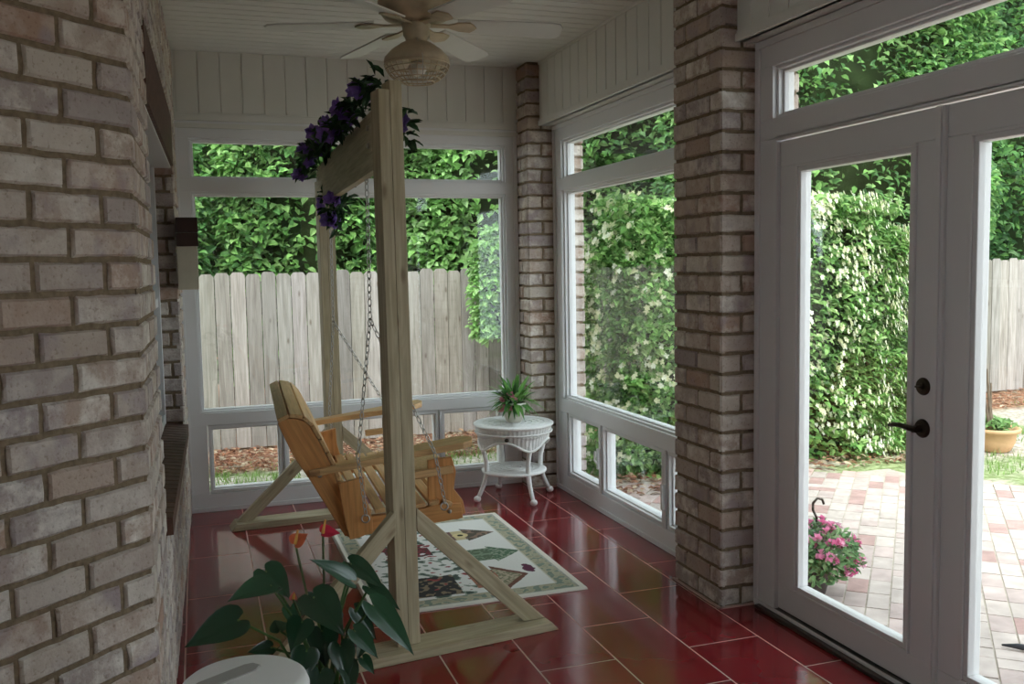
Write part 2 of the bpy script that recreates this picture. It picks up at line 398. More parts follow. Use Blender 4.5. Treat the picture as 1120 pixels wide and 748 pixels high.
# reveals (jambs) of the opening
pj0 = Pc + Ul*wu1; brick_face(mb, pj0 - Nl*.16, Nl, -Ul, .16, wz0, wz1, off=.0, seed=13)
mb.mi = 1
for (a, b2, c, d) in ((0, wu0, 0, H), (wu1+.010, Ll, 0, H), (wu0, wu1, 0, wz0-.075), (wu0, wu1, LZ1, H)):
    mortar_slab(mb, Pc+Ul*a, Ul, Nl, b2-a, c, d, .2)
mortar_slab(mb, Ps, -U45, N45, L45-.0, 0, H, .2)
mb.build('wall_left', [BRICK, MORTAR], kind='structure')
mb = MB()
for (nm, a0, a1, za, zb, d0, d1) in (('lintel', wu0, wu1, wz1, LZ1, -.17, .002),):
    u = a0
    while u < a1-.02:
        p = [LP(u+.004, d0, za), LP(min(u+.074, a1), d0, za), LP(min(u+.074, a1), d1, za), LP(u+.004, d1, za)]
        mb.hexa(p[::-1] + [(q[0], q[1], zb) for q in p[::-1]]); u += .0785
    p = [LP(a0, d0, za+.004), LP(a1, d0, za+.004), LP(a1, d1-.006, za+.004), LP(a0, d1-.006, za+.004)]
    mb.hexa(p[::-1] + [(q[0], q[1], zb) for q in p[::-1]])
u = wu0
while u < wu1-.02:
    a, c = u+.003, min(u+.075, wu1)
    p = [LP(a, -.16, wz0-.075), LP(c, -.16, wz0-.075), LP(c, .02, wz0-.075), LP(a, .02, wz0-.075)]
    q = [LP(a, -.16, wz0+.012), LP(c, -.16, wz0+.012), LP(c, .02, wz0-.012), LP(a, .02, wz0-.012)]
    mb.hexa(p[::-1]+q[::-1]); u += .0785
p = [LP(wu0, -.16, wz0-.075), LP(wu1, -.16, wz0-.075), LP(wu1, .014, wz0-.075), LP(wu0, .014, wz0-.075)]
q = [LP(wu0, -.16, wz0+.006), LP(wu1, -.16, wz0+.006), LP(wu1, .014, wz0-.018), LP(wu0, .014, wz0-.018)]
mb.hexa(p[::-1]+q[::-1])
mb.build('trim_1', DARKBRICK, kind='structure')
# house window in the left wall
hw = empty('window_3', LP((wu0+wu1)/2, -.15, wz0), kind='structure')
def lbox(mb, u0, u1, d0, d1, z0, z1):
    p = [LP(u0, d0, z0), LP(u1, d0, z0), LP(u1, d1, z0), LP(u0, d1, z0)]
    mb.hexa(p[::-1] + [(q[0], q[1], z1) for q in p[::-1]])
mb = MB()
lbox(mb, wu0, wu1, -.16, -.012, wz1-.012, wz1)          # head board
for (a, c) in ((wu0, wu0+.05), (wu1-.05, wu1), ((wu0+wu1)/2-.03, (wu0+wu1)/2+.03)): lbox(mb, a, c, -.17, -.10, wz0, wz1-.012)
lbox(mb, wu0, wu1, -.17, -.10, wz0+.012, wz0+.06); lbox(mb, wu0, wu1, -.17, -.11, 1.36, 1.41)
mb.build('window_frame', WHITE, hw, bevel=.002)
mb = MB(); lbox(mb, wu0, wu1, -.150, -.145, wz0, wz1); mb.build('pane', mat('dark_house_glass', (.05,.06,.06), .06, .7), hw)
mb = MB(); lbox(mb, wu0, wu1, -.30, -.18, wz0, wz1); mb.build('blind', mat('grey_blind', (.22,.23,.22), .8), hw)
# rear walls behind the camera
mb = MB(); mb.mi = 0
LR = Ps.y+2.05
brick_face(mb, (Ps.x, -2.05), (0, 1), (1, 0), LR, 0, H, seed=15, holes=[(1.55, LR-.3, .6, 2.45)])
mb.mi = 1
for (a, b2, c, d) in ((0, 1.55, 0, H), (LR-.3, LR, 0, H), (1.55, LR-.3, 0, .6), (1.55, LR-.3, 2.45, H)):
    mortar_slab(mb, (Ps.x, -2.05+a), (0, 1), (1, 0), b2-a, c, d, .2)
mb.build('wall_left_2', [BRICK, MORTAR], kind='structure')

hw2 = empty('added_fill_window', (Ps.x-.1, -2.05+LR/2, .6), kind='structure')  # unseen window, added to bring fill light onto the door side
mb = MB()
ya, yb = -2.05+1.55, -2.05+LR-.3
mb.box(Ps.x-.12, Ps.x-.06, ya, yb, .6, .66); mb.box(Ps.x-.12, Ps.x-.06, ya, yb, 2.39, 2.45); mb.box(Ps.x-.12, Ps.x-.06, ya, ya+.05, .66, 2.39); mb.box(Ps.x-.12, Ps.x-.06, yb-.05, yb, .66, 2.39); mb.box(Ps.x-.12, Ps.x-.06, (ya+yb)/2-.03, (ya+yb)/2+.03, .66, 2.39)
mb.build('window_frame', WHITE, hw2)
mb = MB(); mb.box(Ps.x-.092, Ps.x-.088, ya+.04, yb-.04, .65, 2.40); mb.build('pane', GLASS, hw2)
# brick columns
def column(name, x0, x1, y0, y1, z1, xin0, xin1):
    mb = MB(); mb.mi = 0
    brick_face(mb, (x0, y1), (0, -1), (-1, 0), y1-y0, 0, z1, off=0, seed=name, cs=(0, name+'c'))
    brick_face(mb, (x0, y0), (1, 0), (0, -1), x1-x0, 0, z1, off=.108, seed=name+'f', cs=(name+'c', 0))
    brick_face(mb, (x1, y1), (-1, 0), (0, 1), x1-x0, 0, z1, off=.1, seed=name+'b')
    brick_face(mb, (x1, y0), (0, 1), (1, 0), y1-y0, 0, z1, off=.1, seed=name+'o')
    mb.mi = 1; mb.box(x0+.010, x1-.010, y0+.010, y1-.010, 0, z1)
    return mb.build(name, [BRICK, MORTAR], kind='structure')
column('wall_right_1', 2.172, 2.57, 3.589, 4.017, H, 0, 0)
column('wall_corner', 2.155, 2.57, 6.05, 6.50, H, 0, 0)
column('wall_right_2', 2.172, 2.57, .98, 1.40, H, 0, 0)
column('wall_right_3', 2.172, 2.57, -2.05, -1.05, H, 0, 0)
# pale caulk line where the brick meets the tiles
mb = MB()
mb.box(2.160, 2.172, 3.577, 4.02, 0, .008); mb.box(2.160, 2.35, 3.577, 3.589, 0, .008); mb.box(2.145, 2.35, 6.04, 6.05, 0, .008)
mb.build('baseboard_right', GROUT, kind='structure')

# ---------------------------------------------------------------- window and door units
class Unit:
    """maps (u, d, z) to the wall: back wall u=x d=+y, right wall u=y d=+x"""
    def __init__(s, kind): s.k = kind
    def box(s, mb, u0, u1, d0, d1, z0, z1):
        if s.k == 'back': mb.box(u0, u1, YB+d0, YB+d1, z0, z1)
        elif s.k == 'right': mb.box(XR+d0, XR+d1, u0, u1, z0, z1)
        else: mb.box(u0, u1, -2.05-d1, -2.05-d0, z0, z1)
    def pt(s, u, d, z):
        return {'back': (u, YB+d, z), 'right': (XR+d, u, z), 'rear': (u, -2.05-d, z)}[s.k]
def fill_frame(U, mb, u0, u1, z0, z1, panes, d0=0, d1=.10):
    """solid frame between u0..u1, z0..z1 minus rectangular panes (a grid cut)"""
    us = sorted({u0, u1, *[p[0] for p in panes], *[p[1] for p in panes]}); zs = sorted({z0, z1, *[p[2] for p in panes], *[p[3] for p in panes]})
    for j in range(len(zs)-1):
        i = 0; run = None
        for i in range(len(us)-1):
            cu = (us[i]+us[i+1])/2; cz = (zs[j]+zs[j+1])/2
            solid = not any(p[0] < cu < p[1] and p[2] < cz < p[3] for p in panes)
            if solid and run is None: run = us[i]
            if not solid and run is not None: U.box(mb, run, us[i], d0, d1, zs[j], zs[j+1]); run = None
        if run is not None: U.box(mb, run, us[-1], d0, d1, zs[j], zs[j+1])
def ring(U, mb, u0, u1, z0, z1, wd, d0, d1):
    U.box(mb, u0, u1, d0, d1, z0, z0+wd); U.box(mb, u0, u1, d0, d1, z1-wd, z1)
    U.box(mb, u0, u0+wd, d0, d1, z0+wd, z1-wd); U.box(mb, u1-wd, u1, d0, d1, z0+wd, z1-wd)
def window_unit(name, kind, u0, u1, z1, big, low, part='pane'):
    U = Unit(kind); root = empty(name, U.pt((u0+u1)/2, .04, 0), kind='structure')
    cut = [(p[0]-.022, p[1]+.022, p[2]-.022, p[3]+.022) for p in big] + [(p[0]-.03, p[1]+.03, p[2]-.03, p[3]+.03) for p in low]
    mb = MB(); fill_frame(U, mb, u0, u1, 0, z1, cut, 0, .10)
    ring(U, mb, u0, u1, 0, z1, .028, -.012, 0)            # thin raised outer casing lip
    mb.build('window_frame', WHITE, root, bevel=.003)
    mb = MB()
    for p in big:
        ring(U, mb, p[0]-.022, p[1]+.022, p[2]-.022, p[3]+.022, .014, .018, .09)
        ring(U, mb, p[0]-.010, p[1]+.010, p[2]-.010, p[3]+.010, .012, .040, .09)
    for p in low:
        ring(U, mb, p[0]-.026, p[1]+.026, p[2]-.026, p[3]+.026, .02, .010, .09)
        ring(U, mb, p[0]-.008, p[1]+.008, p[2]-.008, p[3]+.008, .012, .030, .09)
    mb.build('sash', WHITE, root, bevel=.002)
    for p in big+low:
        mb = MB(); U.box(mb, p[0]-.002, p[1]+.002, .060, .064, p[2]-.002, p[3]+.002); mb.build('pane', GLASS, root)
    return root, U
ZT0, ZT1, ZG, ZS, ZH = 2.036, 2.158, 2.373, .664, 2.50
w1, Ub = window_unit('window_1', 'back', -.118, 2.155, ZH,
    [(0, 2.047, ZT1, ZG), (0, 2.047, ZS, ZT0)], [(.044, .46, .145, .535), (.523, 1.525, .145, .535), (1.594, 2.0, .145, .535)])
w2, Ur = window_unit('window_2', 'right', 4.025, 6.05, ZH,
    [(4.12, 5.90, ZT1, ZG), (4.12, 5.90, ZS, ZT0)], [(4.14, 4.42, .145, .52), (4.52, 5.28, .145, .52), (5.37, 5.84, .145, .52)])
mb = MB(); mb.box(2.333, 2.352, 5.315, 5.335, .27, .40); mb.tube([(2.335, 5.325, .30), (2.315, 5.325, .33), (2.32, 5.325, .385)], .007)
mb.build('latch', WHITE, w2)
mb = MB(); mb.box(2.333, 2.35, 4.455, 4.475, .22, .36); mb.build('latch', WHITE, w2)
# windows behind the camera that light the room
w4, _ = window_unit('window_4', 'right', -1.05, .98, ZH, [(-.30, .85, ZS, ZT0)], [(-.30, .85, .145, .52)])

# headers: back (flush) and right (boxed out) with grooved boards
mb = MB()
x = .0464-.1338*2
while x < 2.36:
    mb.box(max(x+.0045, -.14), min(x+.1338-.0045, 2.36), YB-.012, YB+.02, 2.53, H); x += .1338
mb.box(-.14, 2.36, YB-.006, YB+.10, 2.50, H)
mb.box(-.14, 2.36, YB-.024, YB+.02, 2.500, 2.535); mb.box(-.14, 2.36, YB-.016, YB+.02, 2.535, 2.55)
mb.box(-.14, 2.36, YB-.014, YB+.02, 2.455, 2.485)
mb.build('wall_back', BOARDW, kind='structure', bevel=.0015)
mb = MB()
for (a, c) in ((4.019, 6.048), (1.402, 3.587), (-1.05, .98)):
    y = 6.025-.1338*60
    while y < c:
        y0, y1 = max(y+.0045, a), min(y+.1338-.0045, c)
        if y1-y0 > .01: mb.box(2.25, 2.28, y0, y1, 2.535, H)
        # bead line in the middle of each board
        y += .1338
    mb.box(2.255, 2.56, a, c, 2.503, H)
    mb.box(2.238, 2.28, a, c, 2.503, 2.537); mb.box(2.246, 2.28, a, c, 2.537, 2.549)
    mb.box(2.243, 2.26, a, c, H-.018, H)
mb.build('wall_right', BOARDW, kind='structure', bevel=.0015)
mb = MB()
for (a, c) in ((4.019, 6.048), (1.402, 3.587), (-1.05, .98)):
    mb.box(2.452, 2.56, a, c, 2.415, 2.51)
mb.box(2.60, 2.92, -3, 6.9, 2.88, 3.0); mb.box(2.40, 2.60, -3, 6.9, H, 3.0)
mb.box(-.3, 2.15, YB+.101, YB+.16, 2.47, 3.0)
mb.build('trim_2', CREAMEXT, kind='structure')
mb = MB(); mb.box(-1.7, 2.4, -2.2, -2.05, 0, H); mb.build('wall_rear', BOARDW, kind='structure')

# door unit
du0, du1 = 1.402, 3.587
root = empty('window_6', (XR, 2.5, 2.16), kind='structure')     # transom light and door frame
U = Unit('right'); mb = MB()
fill_frame(U, mb, du0, du1, 0, ZH, [(1.58, 3.44, -.1, 2.075), (1.53, 3.47, ZT1+.005, ZG+.01)], 0, .10)
ring(U, mb, du0, du1, .0, ZH, .03, -.012, 0)
ring(U, mb, 1.53, 3.47, ZT1+.005, ZG+.01, .014, .02, .09); ring(U, mb, 1.544, 3.456, ZT1+.019, ZG-.004, .012, .042, .09)
U.box(mb, 1.565, 3.455, .0, .02, 2.066, 2.085)
mb.build('window_frame', DOORW, root, bevel=.003)
mb = MB(); U.box(mb, 1.55, 3.45, .062, .066, ZT1+.02, ZG-.005); mb.build('pane', GLASS, root)
mb = MB(); mb.box(XR-.035, XR+.12, 1.45, 3.54, 0, .018); mb.box(XR-.01, XR+.10, 1.45, 3.54, .018, .028)
mb.build('trim_4', mat('bronze_threshold', (.10,.08,.07), .4, .5, metal=.6), kind='structure', bevel=.003)
WEATHER = mat('dark_weatherstrip', (.03,.03,.03), .8)
def door(name, a, c, ga, gc):
    r = empty(name, (XR+.04, (a+c)/2, .03), kind='structure'); mb = MB()
    fill_frame(U, mb, a, c, .032, 2.062, [(ga-.03, gc+.03, .14, 1.955)], .018, .062)
    mb.build('slab', DOORW, r, bevel=.003)
    mb = MB(); ring(U, mb, ga-.03, gc+.03, .14, 1.955, .012, .008, .07); ring(U, mb, ga-.019, gc+.019, .151, 1.944, .02, .014, .066)
    mb.build('glazing_bead', DOORW, r, bevel=.003)
    mb = MB(); U.box(mb, ga-.004, gc+.004, .038, .042, .166, 1.93); mb.build('pane', GLASS, r)
    mb = MB(); U.box(mb, a, c, .02, .06, .028, .034); mb.build('sweep', WEATHER, r)
    return r
d1 = door('door_1', 2.522, 3.438, 2.665, 3.290)
d2 = door('door_2', 1.582, 2.516, 1.715, 2.365)
mb = MB(); U.box(mb, 2.497, 2.541, .004, .018, .035, 2.06); U.box(mb, 2.509, 2.529, -.004, .004, .035, 2.06); mb.build('astragal', DOORW, d2, bevel=.002)
def rotmat(c, ax):   # lathe axis along -x at point c
    return Matrix.Translation(c) @ Matrix.Rotation(-math.pi/2, 4, 'Y')
mb = MB(rotmat((XR+.018, 2.588, 1.115), 0)); mb.lathe([(.0, 0), (.031, 0), (.031, .004), (.027, .010), (.0, .012)], (0, 0, 0), 28, cap=False)
mb.lathe([(.012, .010), (.012, .016), (0, .016)], (0, 0, 0), 16, cap=False); mb.M = None; mb.box(XR-.012, XR+.004, 2.578, 2.598, 1.112, 1.118)
mb.build('deadbolt', BRONZE, d1, smooth=False)
mb = MB(rotmat((XR+.018, 2.588, .968), 0)); mb.lathe([(.0, 0), (.033, 0), (.033, .005), (.028, .012), (.014, .014), (.012, .045), (0, .045)], (0, 0, 0), 28, cap=False); mb.M = None
mb.tube([(XR-.022, 2.575, .968), (XR-.026, 2.61, .970), (XR-.028, 2.65, .974), (XR-.027, 2.685, .970), (XR-.022, 2.71, .964)], [.011, .011, .009, .008, .006], 10)
mb.build('lever_handle', BRONZE, d1, smooth=False)

# ---------------------------------------------------------------- ground outside
GR = bpy.data.materials.new('lawn_and_mulch'); GR.use_nodes = True; nt = GR.node_tree; N = nt.nodes; L = nt.links; b = N['Principled BSDF']; b.inputs['Roughness'].default_value = .95; b.inputs['Specular IOR Level'].default_value = .1
tc = N.new('ShaderNodeTexCoord')
n1 = N.new('ShaderNodeTexNoise'); n1.inputs['Scale'].default_value = 22; n1.inputs['Detail'].default_value = 8; L.new(tc.outputs['Object'], n1.inputs['Vector'])
n2 = N.new('ShaderNodeTexNoise'); n2.inputs['Scale'].default_value = 1.4; n2.inputs['Detail'].default_value = 4; L.new(tc.outputs['Object'], n2.inputs['Vector'])
grass = ramp(nt, n1.outputs['Fac'], [(.35, (.16,.20,.08)), (.65, (.34,.40,.20))])
dirt = ramp(nt, n1.outputs['Fac'], [(.35, (.33,.28,.22)), (.65, (.56,.51,.44))])
f = ramp(nt, n2.outputs['Fac'], [(.42, (0,0,0)), (.52, (1,1,1))])
gcol = mixc(nt, 'MIX', f, grass, dirt)
vor = N.new('ShaderNodeTexVoronoi'); vor.inputs['Scale'].default_value = 28; L.new(tc.outputs['Object'], vor.inputs['Vector'])
mul = ramp(nt, vor.outputs['Color'], [(.1, (.16,.07,.04)), (.5, (.34,.17,.10)), (.9, (.48,.30,.20))])
sx = N.new('ShaderNodeSeparateXYZ'); L.new(tc.outputs['Object'], sx.inputs[0])
ad = N.new('ShaderNodeMath'); ad.operation = 'MULTIPLY_ADD'; ad.inputs[1].default_value = .9; L.new(n2.outputs['Fac'], ad.inputs[0]); L.new(sx.outputs['Y'], ad.inputs[2])
mf = N.new('ShaderNodeMapRange'); mf.inputs[1].default_value = 8.35; mf.inputs[2].default_value = 8.55; L.new(ad.outputs[0], mf.inputs[0])
gcol = mixc(nt, 'MIX', mf.outputs[0], gcol, mul)
L.new(gcol, b.inputs['Base Color'])
bp = N.new('ShaderNodeBump'); bp.inputs['Distance'].default_value = .03; L.new(n1.outputs['Fac'], bp.inputs['Height']); L.new(bp.outputs[0], b.inputs['Normal'])
mb = MB(); mb.box(-8, 20, -8, 24, -.20, -.125); mb.build('ground', GR, kind='structure')
# brick patio outside the door
PAV = bpy.data.materials.new('pink_brick_pavers'); PAV.use_nodes = True; nt = PAV.node_tree; N = nt.nodes; L = nt.links; b = N['Principled BSDF']; b.inputs['Roughness'].default_value = .9
t = attr(nt, 'tint'); tc = N.new('ShaderNodeTexCoord'); n1 = N.new('ShaderNodeTexNoise'); n1.inputs['Scale'].default_value = 9; n1.inputs['Detail'].default_value = 7; L.new(tc.outputs['Object'], n1.inputs['Vector'])
c = mixc(nt, 'MULTIPLY', 1, t.outputs['Color'], ramp(nt, n1.outputs['Fac'], [(.3, (.8,.8,.8)), (.7, (1.12,1.12,1.12))])); L.new(c, b.inputs['Base Color'])
mb = MB(); mb.mi = 1
def patio_edge(y):   # x limit of the curved patio
    return 5.95 - .12*(y-3.2)**2 if y > 3.2 else 5.95
mb.box(2.56, 5.2, -2.5, 6.05, -.13, -.1225); mb.mi = 0
cell = .212; ang = math.radians(-42); ca, sa = math.cos(ang), math.sin(ang)
for ci in range(-30, 50):
    for cj in range(-30, 50):
        u0 = ci*cell; v0 = cj*cell + (cell/2 if ci % 2 else 0)
        horiz = random.Random(ci*977+cj).random() < .22
        for h_ in (0, 1):
            if horiz: cu, cv, hx, hy = u0+cell/2, v0+cell/4+h_*cell/2, cell/2-.004, cell/4-.004
            else: cu, cv, hx, hy = u0+cell/4+h_*cell/2, v0+cell/2, cell/4-.004, cell/2-.004
            cx2 = 4+cu*ca-cv*sa; cy2 = 3+cu*sa+cv*ca
            lim = 6.0 - max(0, cy2-4.4)**2*.42
            if not (2.66 < cx2 < lim and -2.4 < cy2 < 6.30): continue
            q = R.uniform(.92, 1.08); r_ = R.random()
            base = (.49,.415,.375) if r_ < .60 else ((.47,.375,.345) if r_ < .88 else (.40,.26,.235))
            if cx2 > lim-.20: base = (.50,.35,.31)
            mb.tint = tuple(q*e for e in base); zz = -.118+R.uniform(-.0015, .0015)
            P = [(cx2+a*hx*ca-bb*hy*sa, cy2+a*hx*sa+bb*hy*ca) for a, bb in ((-1,-1),(1,-1),(1,1),(-1,1))]
            mb.hexa([(*p, -.128) for p in P]+[(*p, zz) for p in P])
mb.build('patio', [PAV, mat('paver_joint_sand', (.44,.39,.33), .95, .1, nscale=40, namt=.2)], kind='structure')
# grass tufts on the strip behind the back window and the far lawn
mb = MB()
for i in range(9000):
    if i < 4500: x, y = R.uniform(-1.2, 3.0), R.uniform(6.7, 8.3)
    else: x, y = R.uniform(5.6, 9.5), R.uniform(4.6, 8.3)
    if noise.noise(Vector((x*1.1, y*1.1, 3))) < -.05 and R.random() < .8: continue
    if i >= 4500 and (y < 5.5 or noise.noise(Vector((x*.9, y*.9, 7))) < .0): continue
    h_ = R.uniform(.03, .09); a = R.random()*6.28; g_ = R.uniform(.6, 1.2); mb.tint = (.22*g_, .36*g_, .09*g_)
    dx, dy = math.cos(a)*.006, math.sin(a)*.006; lx, ly = R.uniform(-.03, .03), R.uniform(-.03, .03)
    n = mb.addv([(x-dx, y-dy, -.126), (x+dx, y+dy, -.126), (x+lx, y+ly, -.126+h_)]); mb.face([n, n+1, n+2])
tag(mb.build('lawn_grass', LEAF, kind='stuff'), 'short patchy green grass growing between the mulch and the sunroom', 'grass')
mb = MB()
for i in range(5000):
    if i < 3200: x, y = R.uniform(-1.4, 3.6), R.uniform(7.9, 8.95)
    elif i < 4000: x, y = R.uniform(6.5, 11), R.uniform(8.0, 8.95)
    else: x, y = R.uniform(2.7, 5.8), R.uniform(5.95, 6.7)
    if i >= 4000 and (x > 4.2 and y < 6.15): continue
    g_ = R.uniform(.5, 1.3); mb.tint = R.choice([(.36*g_, .17*g_, .10*g_), (.42*g_, .27*g_, .17*g_), (.25*g_, .12*g_, .08*g_), (.52*g_, .42*g_, .30*g_)])
    a = R.random()*6.28; mb.leaf((x, y, -.115+R.random()*.03), (math.cos(a), math.sin(a), R.uniform(-.1, .35)), (R.uniform(-.4, .4), R.uniform(-.4, .4), 1), R.uniform(.04, .09), R.uniform(.02, .04))
tag(mb.build('leaf_litter', LEAF, kind='stuff'), 'reddish brown dead leaves and mulch along the fence and hedge', 'mulch')

# ---------------------------------------------------------------- fence
fr = empty('privacy_fence', (4, 9.0, -.12), 'tall weathered grey wooden fence of dog-eared boards behind the sunroom', 'fence')
mb = MB(); x = -4.0
while x < 13.5:
    wd = .138; q = R.uniform(.72, 1.15); mb.tint = (q, q*R.uniform(.95, 1.0), q*R.uniform(.9, 1.0)); top = 1.535+R.uniform(-.015, .015); y0 = 9.0+R.uniform(-.006, .006)
    mb.prism([(x, -.10), (x+wd-.006, -.10), (x+wd-.006, top-.03), (x+wd-.030, top), (x+.024, top), (x, top-.03)], y0, y0+.018, grain=(0, 1)); x += wd
mb.build('board_panel', FENCEW, fr)
for z in (.15, 1.25):
    mb = MB(); mb.tint = (.8, .8, .8); mb.board((-4, 9.045, z), (13.5, 9.045, z), (0, 0, 1), .09, .04); mb.build('rail', FENCEW, fr)
x = -3.4
while x < 13.4:
    mb = MB(); mb.tint = (.8, .8, .8); mb.board((x, 9.11, -.12), (x, 9.11, 1.45), (1, 0, 0), .09, .09); mb.build('post', FENCEW, fr); x += 2.4

# ---------------------------------------------------------------- foliage
def foliage(name, label, cat, box, n, size, cols, dens_noise=1.2, depth=.6, blossoms=0, trunk=None, aspect=.62, up=.35, group=None, arch=0, face='y'):
    """a shrub / tree: leaves spread over the bumpy front, sides and top of a rounded block box=(x0,x1,y0,y1,z0,z1)"""
    x0, x1, y0, y1, z0, z1 = box
    root = empty(name, ((x0+x1)/2, (y0+y1)/2, z0 if trunk is None else -.125), label, cat, group)
    mb = MB(); cx, cy = (x0+x1)/2, (y0+y1)/2; sx, sy = (x1-x0)/2, (y1-y0)/2
    pos = []
    for i in range(n):
        u = R.uniform(-1, 1); z = R.uniform(0, 1); th = R.uniform(-math.pi, math.pi)
        # superellipse in plan
        c_, s_ = math.cos(th), math.sin(th); e = .55
        px = math.copysign(abs(c_)**e, c_); py = math.copysign(abs(s_)**e, s_)
        if R.random() < .86 and py > 0: py = -py       # most leaves on the side towards the garden
        zz = z0+(z1-z0)*z
        prof = 1 - (max(0, z-.72)/.28)**2.5*.5
        if R.random() < .16: k = R.random(); px *= k; py *= k; zz = z1 - .12*R.random()*(z1-z0)*.5; prof = .95
        q = Vector((cx+px*sx*prof, cy+py*sy*prof, zz))
        bn = noise.noise(q*dens_noise); bn2 = noise.noise(q*dens_noise*2.7+Vector((5, 5, 5)))
        inn = 1 - R.random()**2*depth*.35
        out = Vector((px*prof, py*prof, .25)).normalized()
        q = Vector((cx+px*sx*prof*inn, cy+py*sy*prof*inn, zz)) + out*(bn*.22+bn2*.12)*min(1, sy*1.5)
        d = (out*.6 + Vector((R.uniform(-1, 1), R.uniform(-1, 1), R.uniform(-1.0, .4)))).normalized()
        nr = (out + Vector((R.uniform(-.6, .6), R.uniform(-.6, .6), up+R.uniform(0, .9))))
        g_ = R.uniform(.72, 1.25)*(1+.45*bn2); col = R.choice(cols); mb.tint = tuple(max(.005, e2*g_) for e2 in col)
        L_ = size*R.uniform(.6, 1.25); mb.leaf(q, d, nr, L_, L_*aspect)
        pos.append((q, out))
    mb.build('leaves', LEAF, root)
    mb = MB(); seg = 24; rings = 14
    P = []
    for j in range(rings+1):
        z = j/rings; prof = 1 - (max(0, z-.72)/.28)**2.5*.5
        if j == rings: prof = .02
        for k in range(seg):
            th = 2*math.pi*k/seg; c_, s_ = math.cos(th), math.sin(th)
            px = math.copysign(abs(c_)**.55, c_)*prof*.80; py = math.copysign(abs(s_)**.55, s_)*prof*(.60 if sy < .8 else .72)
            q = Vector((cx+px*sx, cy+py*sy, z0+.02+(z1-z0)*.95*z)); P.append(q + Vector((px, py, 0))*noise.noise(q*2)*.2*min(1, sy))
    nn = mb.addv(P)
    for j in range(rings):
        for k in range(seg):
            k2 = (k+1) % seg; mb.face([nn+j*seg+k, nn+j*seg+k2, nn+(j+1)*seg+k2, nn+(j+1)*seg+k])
    mb.build('sky_block_core', DARKIN, root)  # solid dark core added behind the leaves to block the sky
    if blossoms:
        mb = MB()
        for q, out in R.sample(pos, blossoms):
            if noise.noise(q*2.3) < .02 and R.random() < .8: continue
            if q.x < 4.1 and R.random() < .72: continue
            if R.random() > .25+.75*(max(0, (q.z-z0)/(z1-z0))): continue
            for m_ in range(R.randint(2, 4)):
                c0 = q + out*.05 + Vector((R.uniform(-.04, .04), R.uniform(-.04, .04), R.uniform(-.03, .03)))
                mb.tint = R.choice([(.78,.78,.55), (.84,.85,.70), (.72,.72,.45)])
                for a in range(5):
                    an = a*1.2566+R.random(); e1 = out.orthogonal().normalized(); e2 = out.cross(e1)
                    dd = e1*math.cos(an)+e2*math.sin(an); mb.leaf(c0, dd+out*.3, out, .026, .017, fold=0, droop=.1)
        o = mb.build('blossoms', PETAL, root); o['kind'] = 'stuff'
    if trunk:
        tx, ty, tr = trunk; mb = MB()
        mb.tube([(tx, ty, -.2), (tx+.05, ty, z0*.5), (tx-.04, ty+.05, z0+.1), (cx, cy, z0+(z1-z0)*.5)], [tr, tr*.85, tr*.7, tr*.3], 10); mb.build('trunk', BARK, root)
    return root
VG = [(.14,.30,.07), (.20,.38,.10), (.09,.22,.05), (.26,.43,.14), (.12,.27,.08)]
DG = [(.07,.18,.055), (.10,.23,.07), (.05,.13,.04), (.15,.29,.10)]
BG_ = [(.24,.44,.13), (.31,.51,.18), (.18,.37,.10), (.37,.56,.24)]
HG = [(.13,.28,.07), (.19,.37,.10), (.27,.46,.14), (.09,.21,.05), (.36,.52,.20)]
foliage('leafy_tree', 'dark green leafy tree behind the fence at the left edge of the back window', 'tree', (-2.6, .2, 9.55, 11.2, .6, 5.2), 13000, .105, VG+DG, trunk=(-1.1, 10.4, .12))
foliage('leafy_tree', 'mid green leafy tree behind the fence, between the left tree and the swing posts', 'tree', (.2, 2.0, 9.5, 10.8, .4, 4.9), 13000, .105, VG+BG_[:1], trunk=(1.1, 10.1, .1))
foliage('leafy_tree', 'brightest green leafy tree behind the fence, right of the near swing post', 'tree', (2.1, 3.75, 9.5, 11.0, .4, 4.9), 13000, .105, BG_+VG[:2], trunk=(2.9, 10.2, .1))
foliage('leafy_tree', 'dim tree further back, showing in the gaps between the trees behind the back window', 'tree', (-3.2, 4.6, 12.0, 13.6, .5, 7.0), 14000, .15, DG+VG[:2], trunk=(.5, 12.8, .2))
foliage('climbing_vine', 'bright green vine spilling over the fence top above the white table', 'vine', (2.55, 3.75, 8.62, 8.93, .85, 1.95), 2600, .085, BG_, depth=.4)
foliage('leafy_tree', 'tall green tree beyond the garden corner between fence and hedge', 'tree', (3.9, 6.0, 9.6, 12.0, .3, 5.6), 13000, .11, VG+DG, trunk=(5, 10.8, .14))
foliage('leafy_tree', 'tall dark green tree rising behind the flowering hedge', 'tree', (6.2, 9.2, 9.9, 12.6, .2, 7.0), 16000, .12, DG+VG[:2], trunk=(7.6, 11.2, .2))
foliage('leafy_tree', 'dark green tree behind the fence at the right edge of the garden', 'tree', (9.4, 12.8, 9.7, 12.5, 1.0, 6.5), 14000, .12, DG+VG[:1], trunk=(10.6, 11, .2))
foliage('leafy_tree', 'broad garden tree with branches seen through the transom above the doors', 'tree', (4.3, 8.0, 7.55, 9.2, 1.75, 6.3), 25000, .088, VG+DG+BG_[:2], trunk=(7.9, 8.5, .09), up=.6)
foliage('flowering_hedge', 'dense green hedge with creamy white blossoms at the patio edge', 'hedge', (2.85, 6.05, 6.45, 7.35, -.12, 2.08), 24000, .068, HG, dens_noise=2.4, blossoms=7000, aspect=.55)

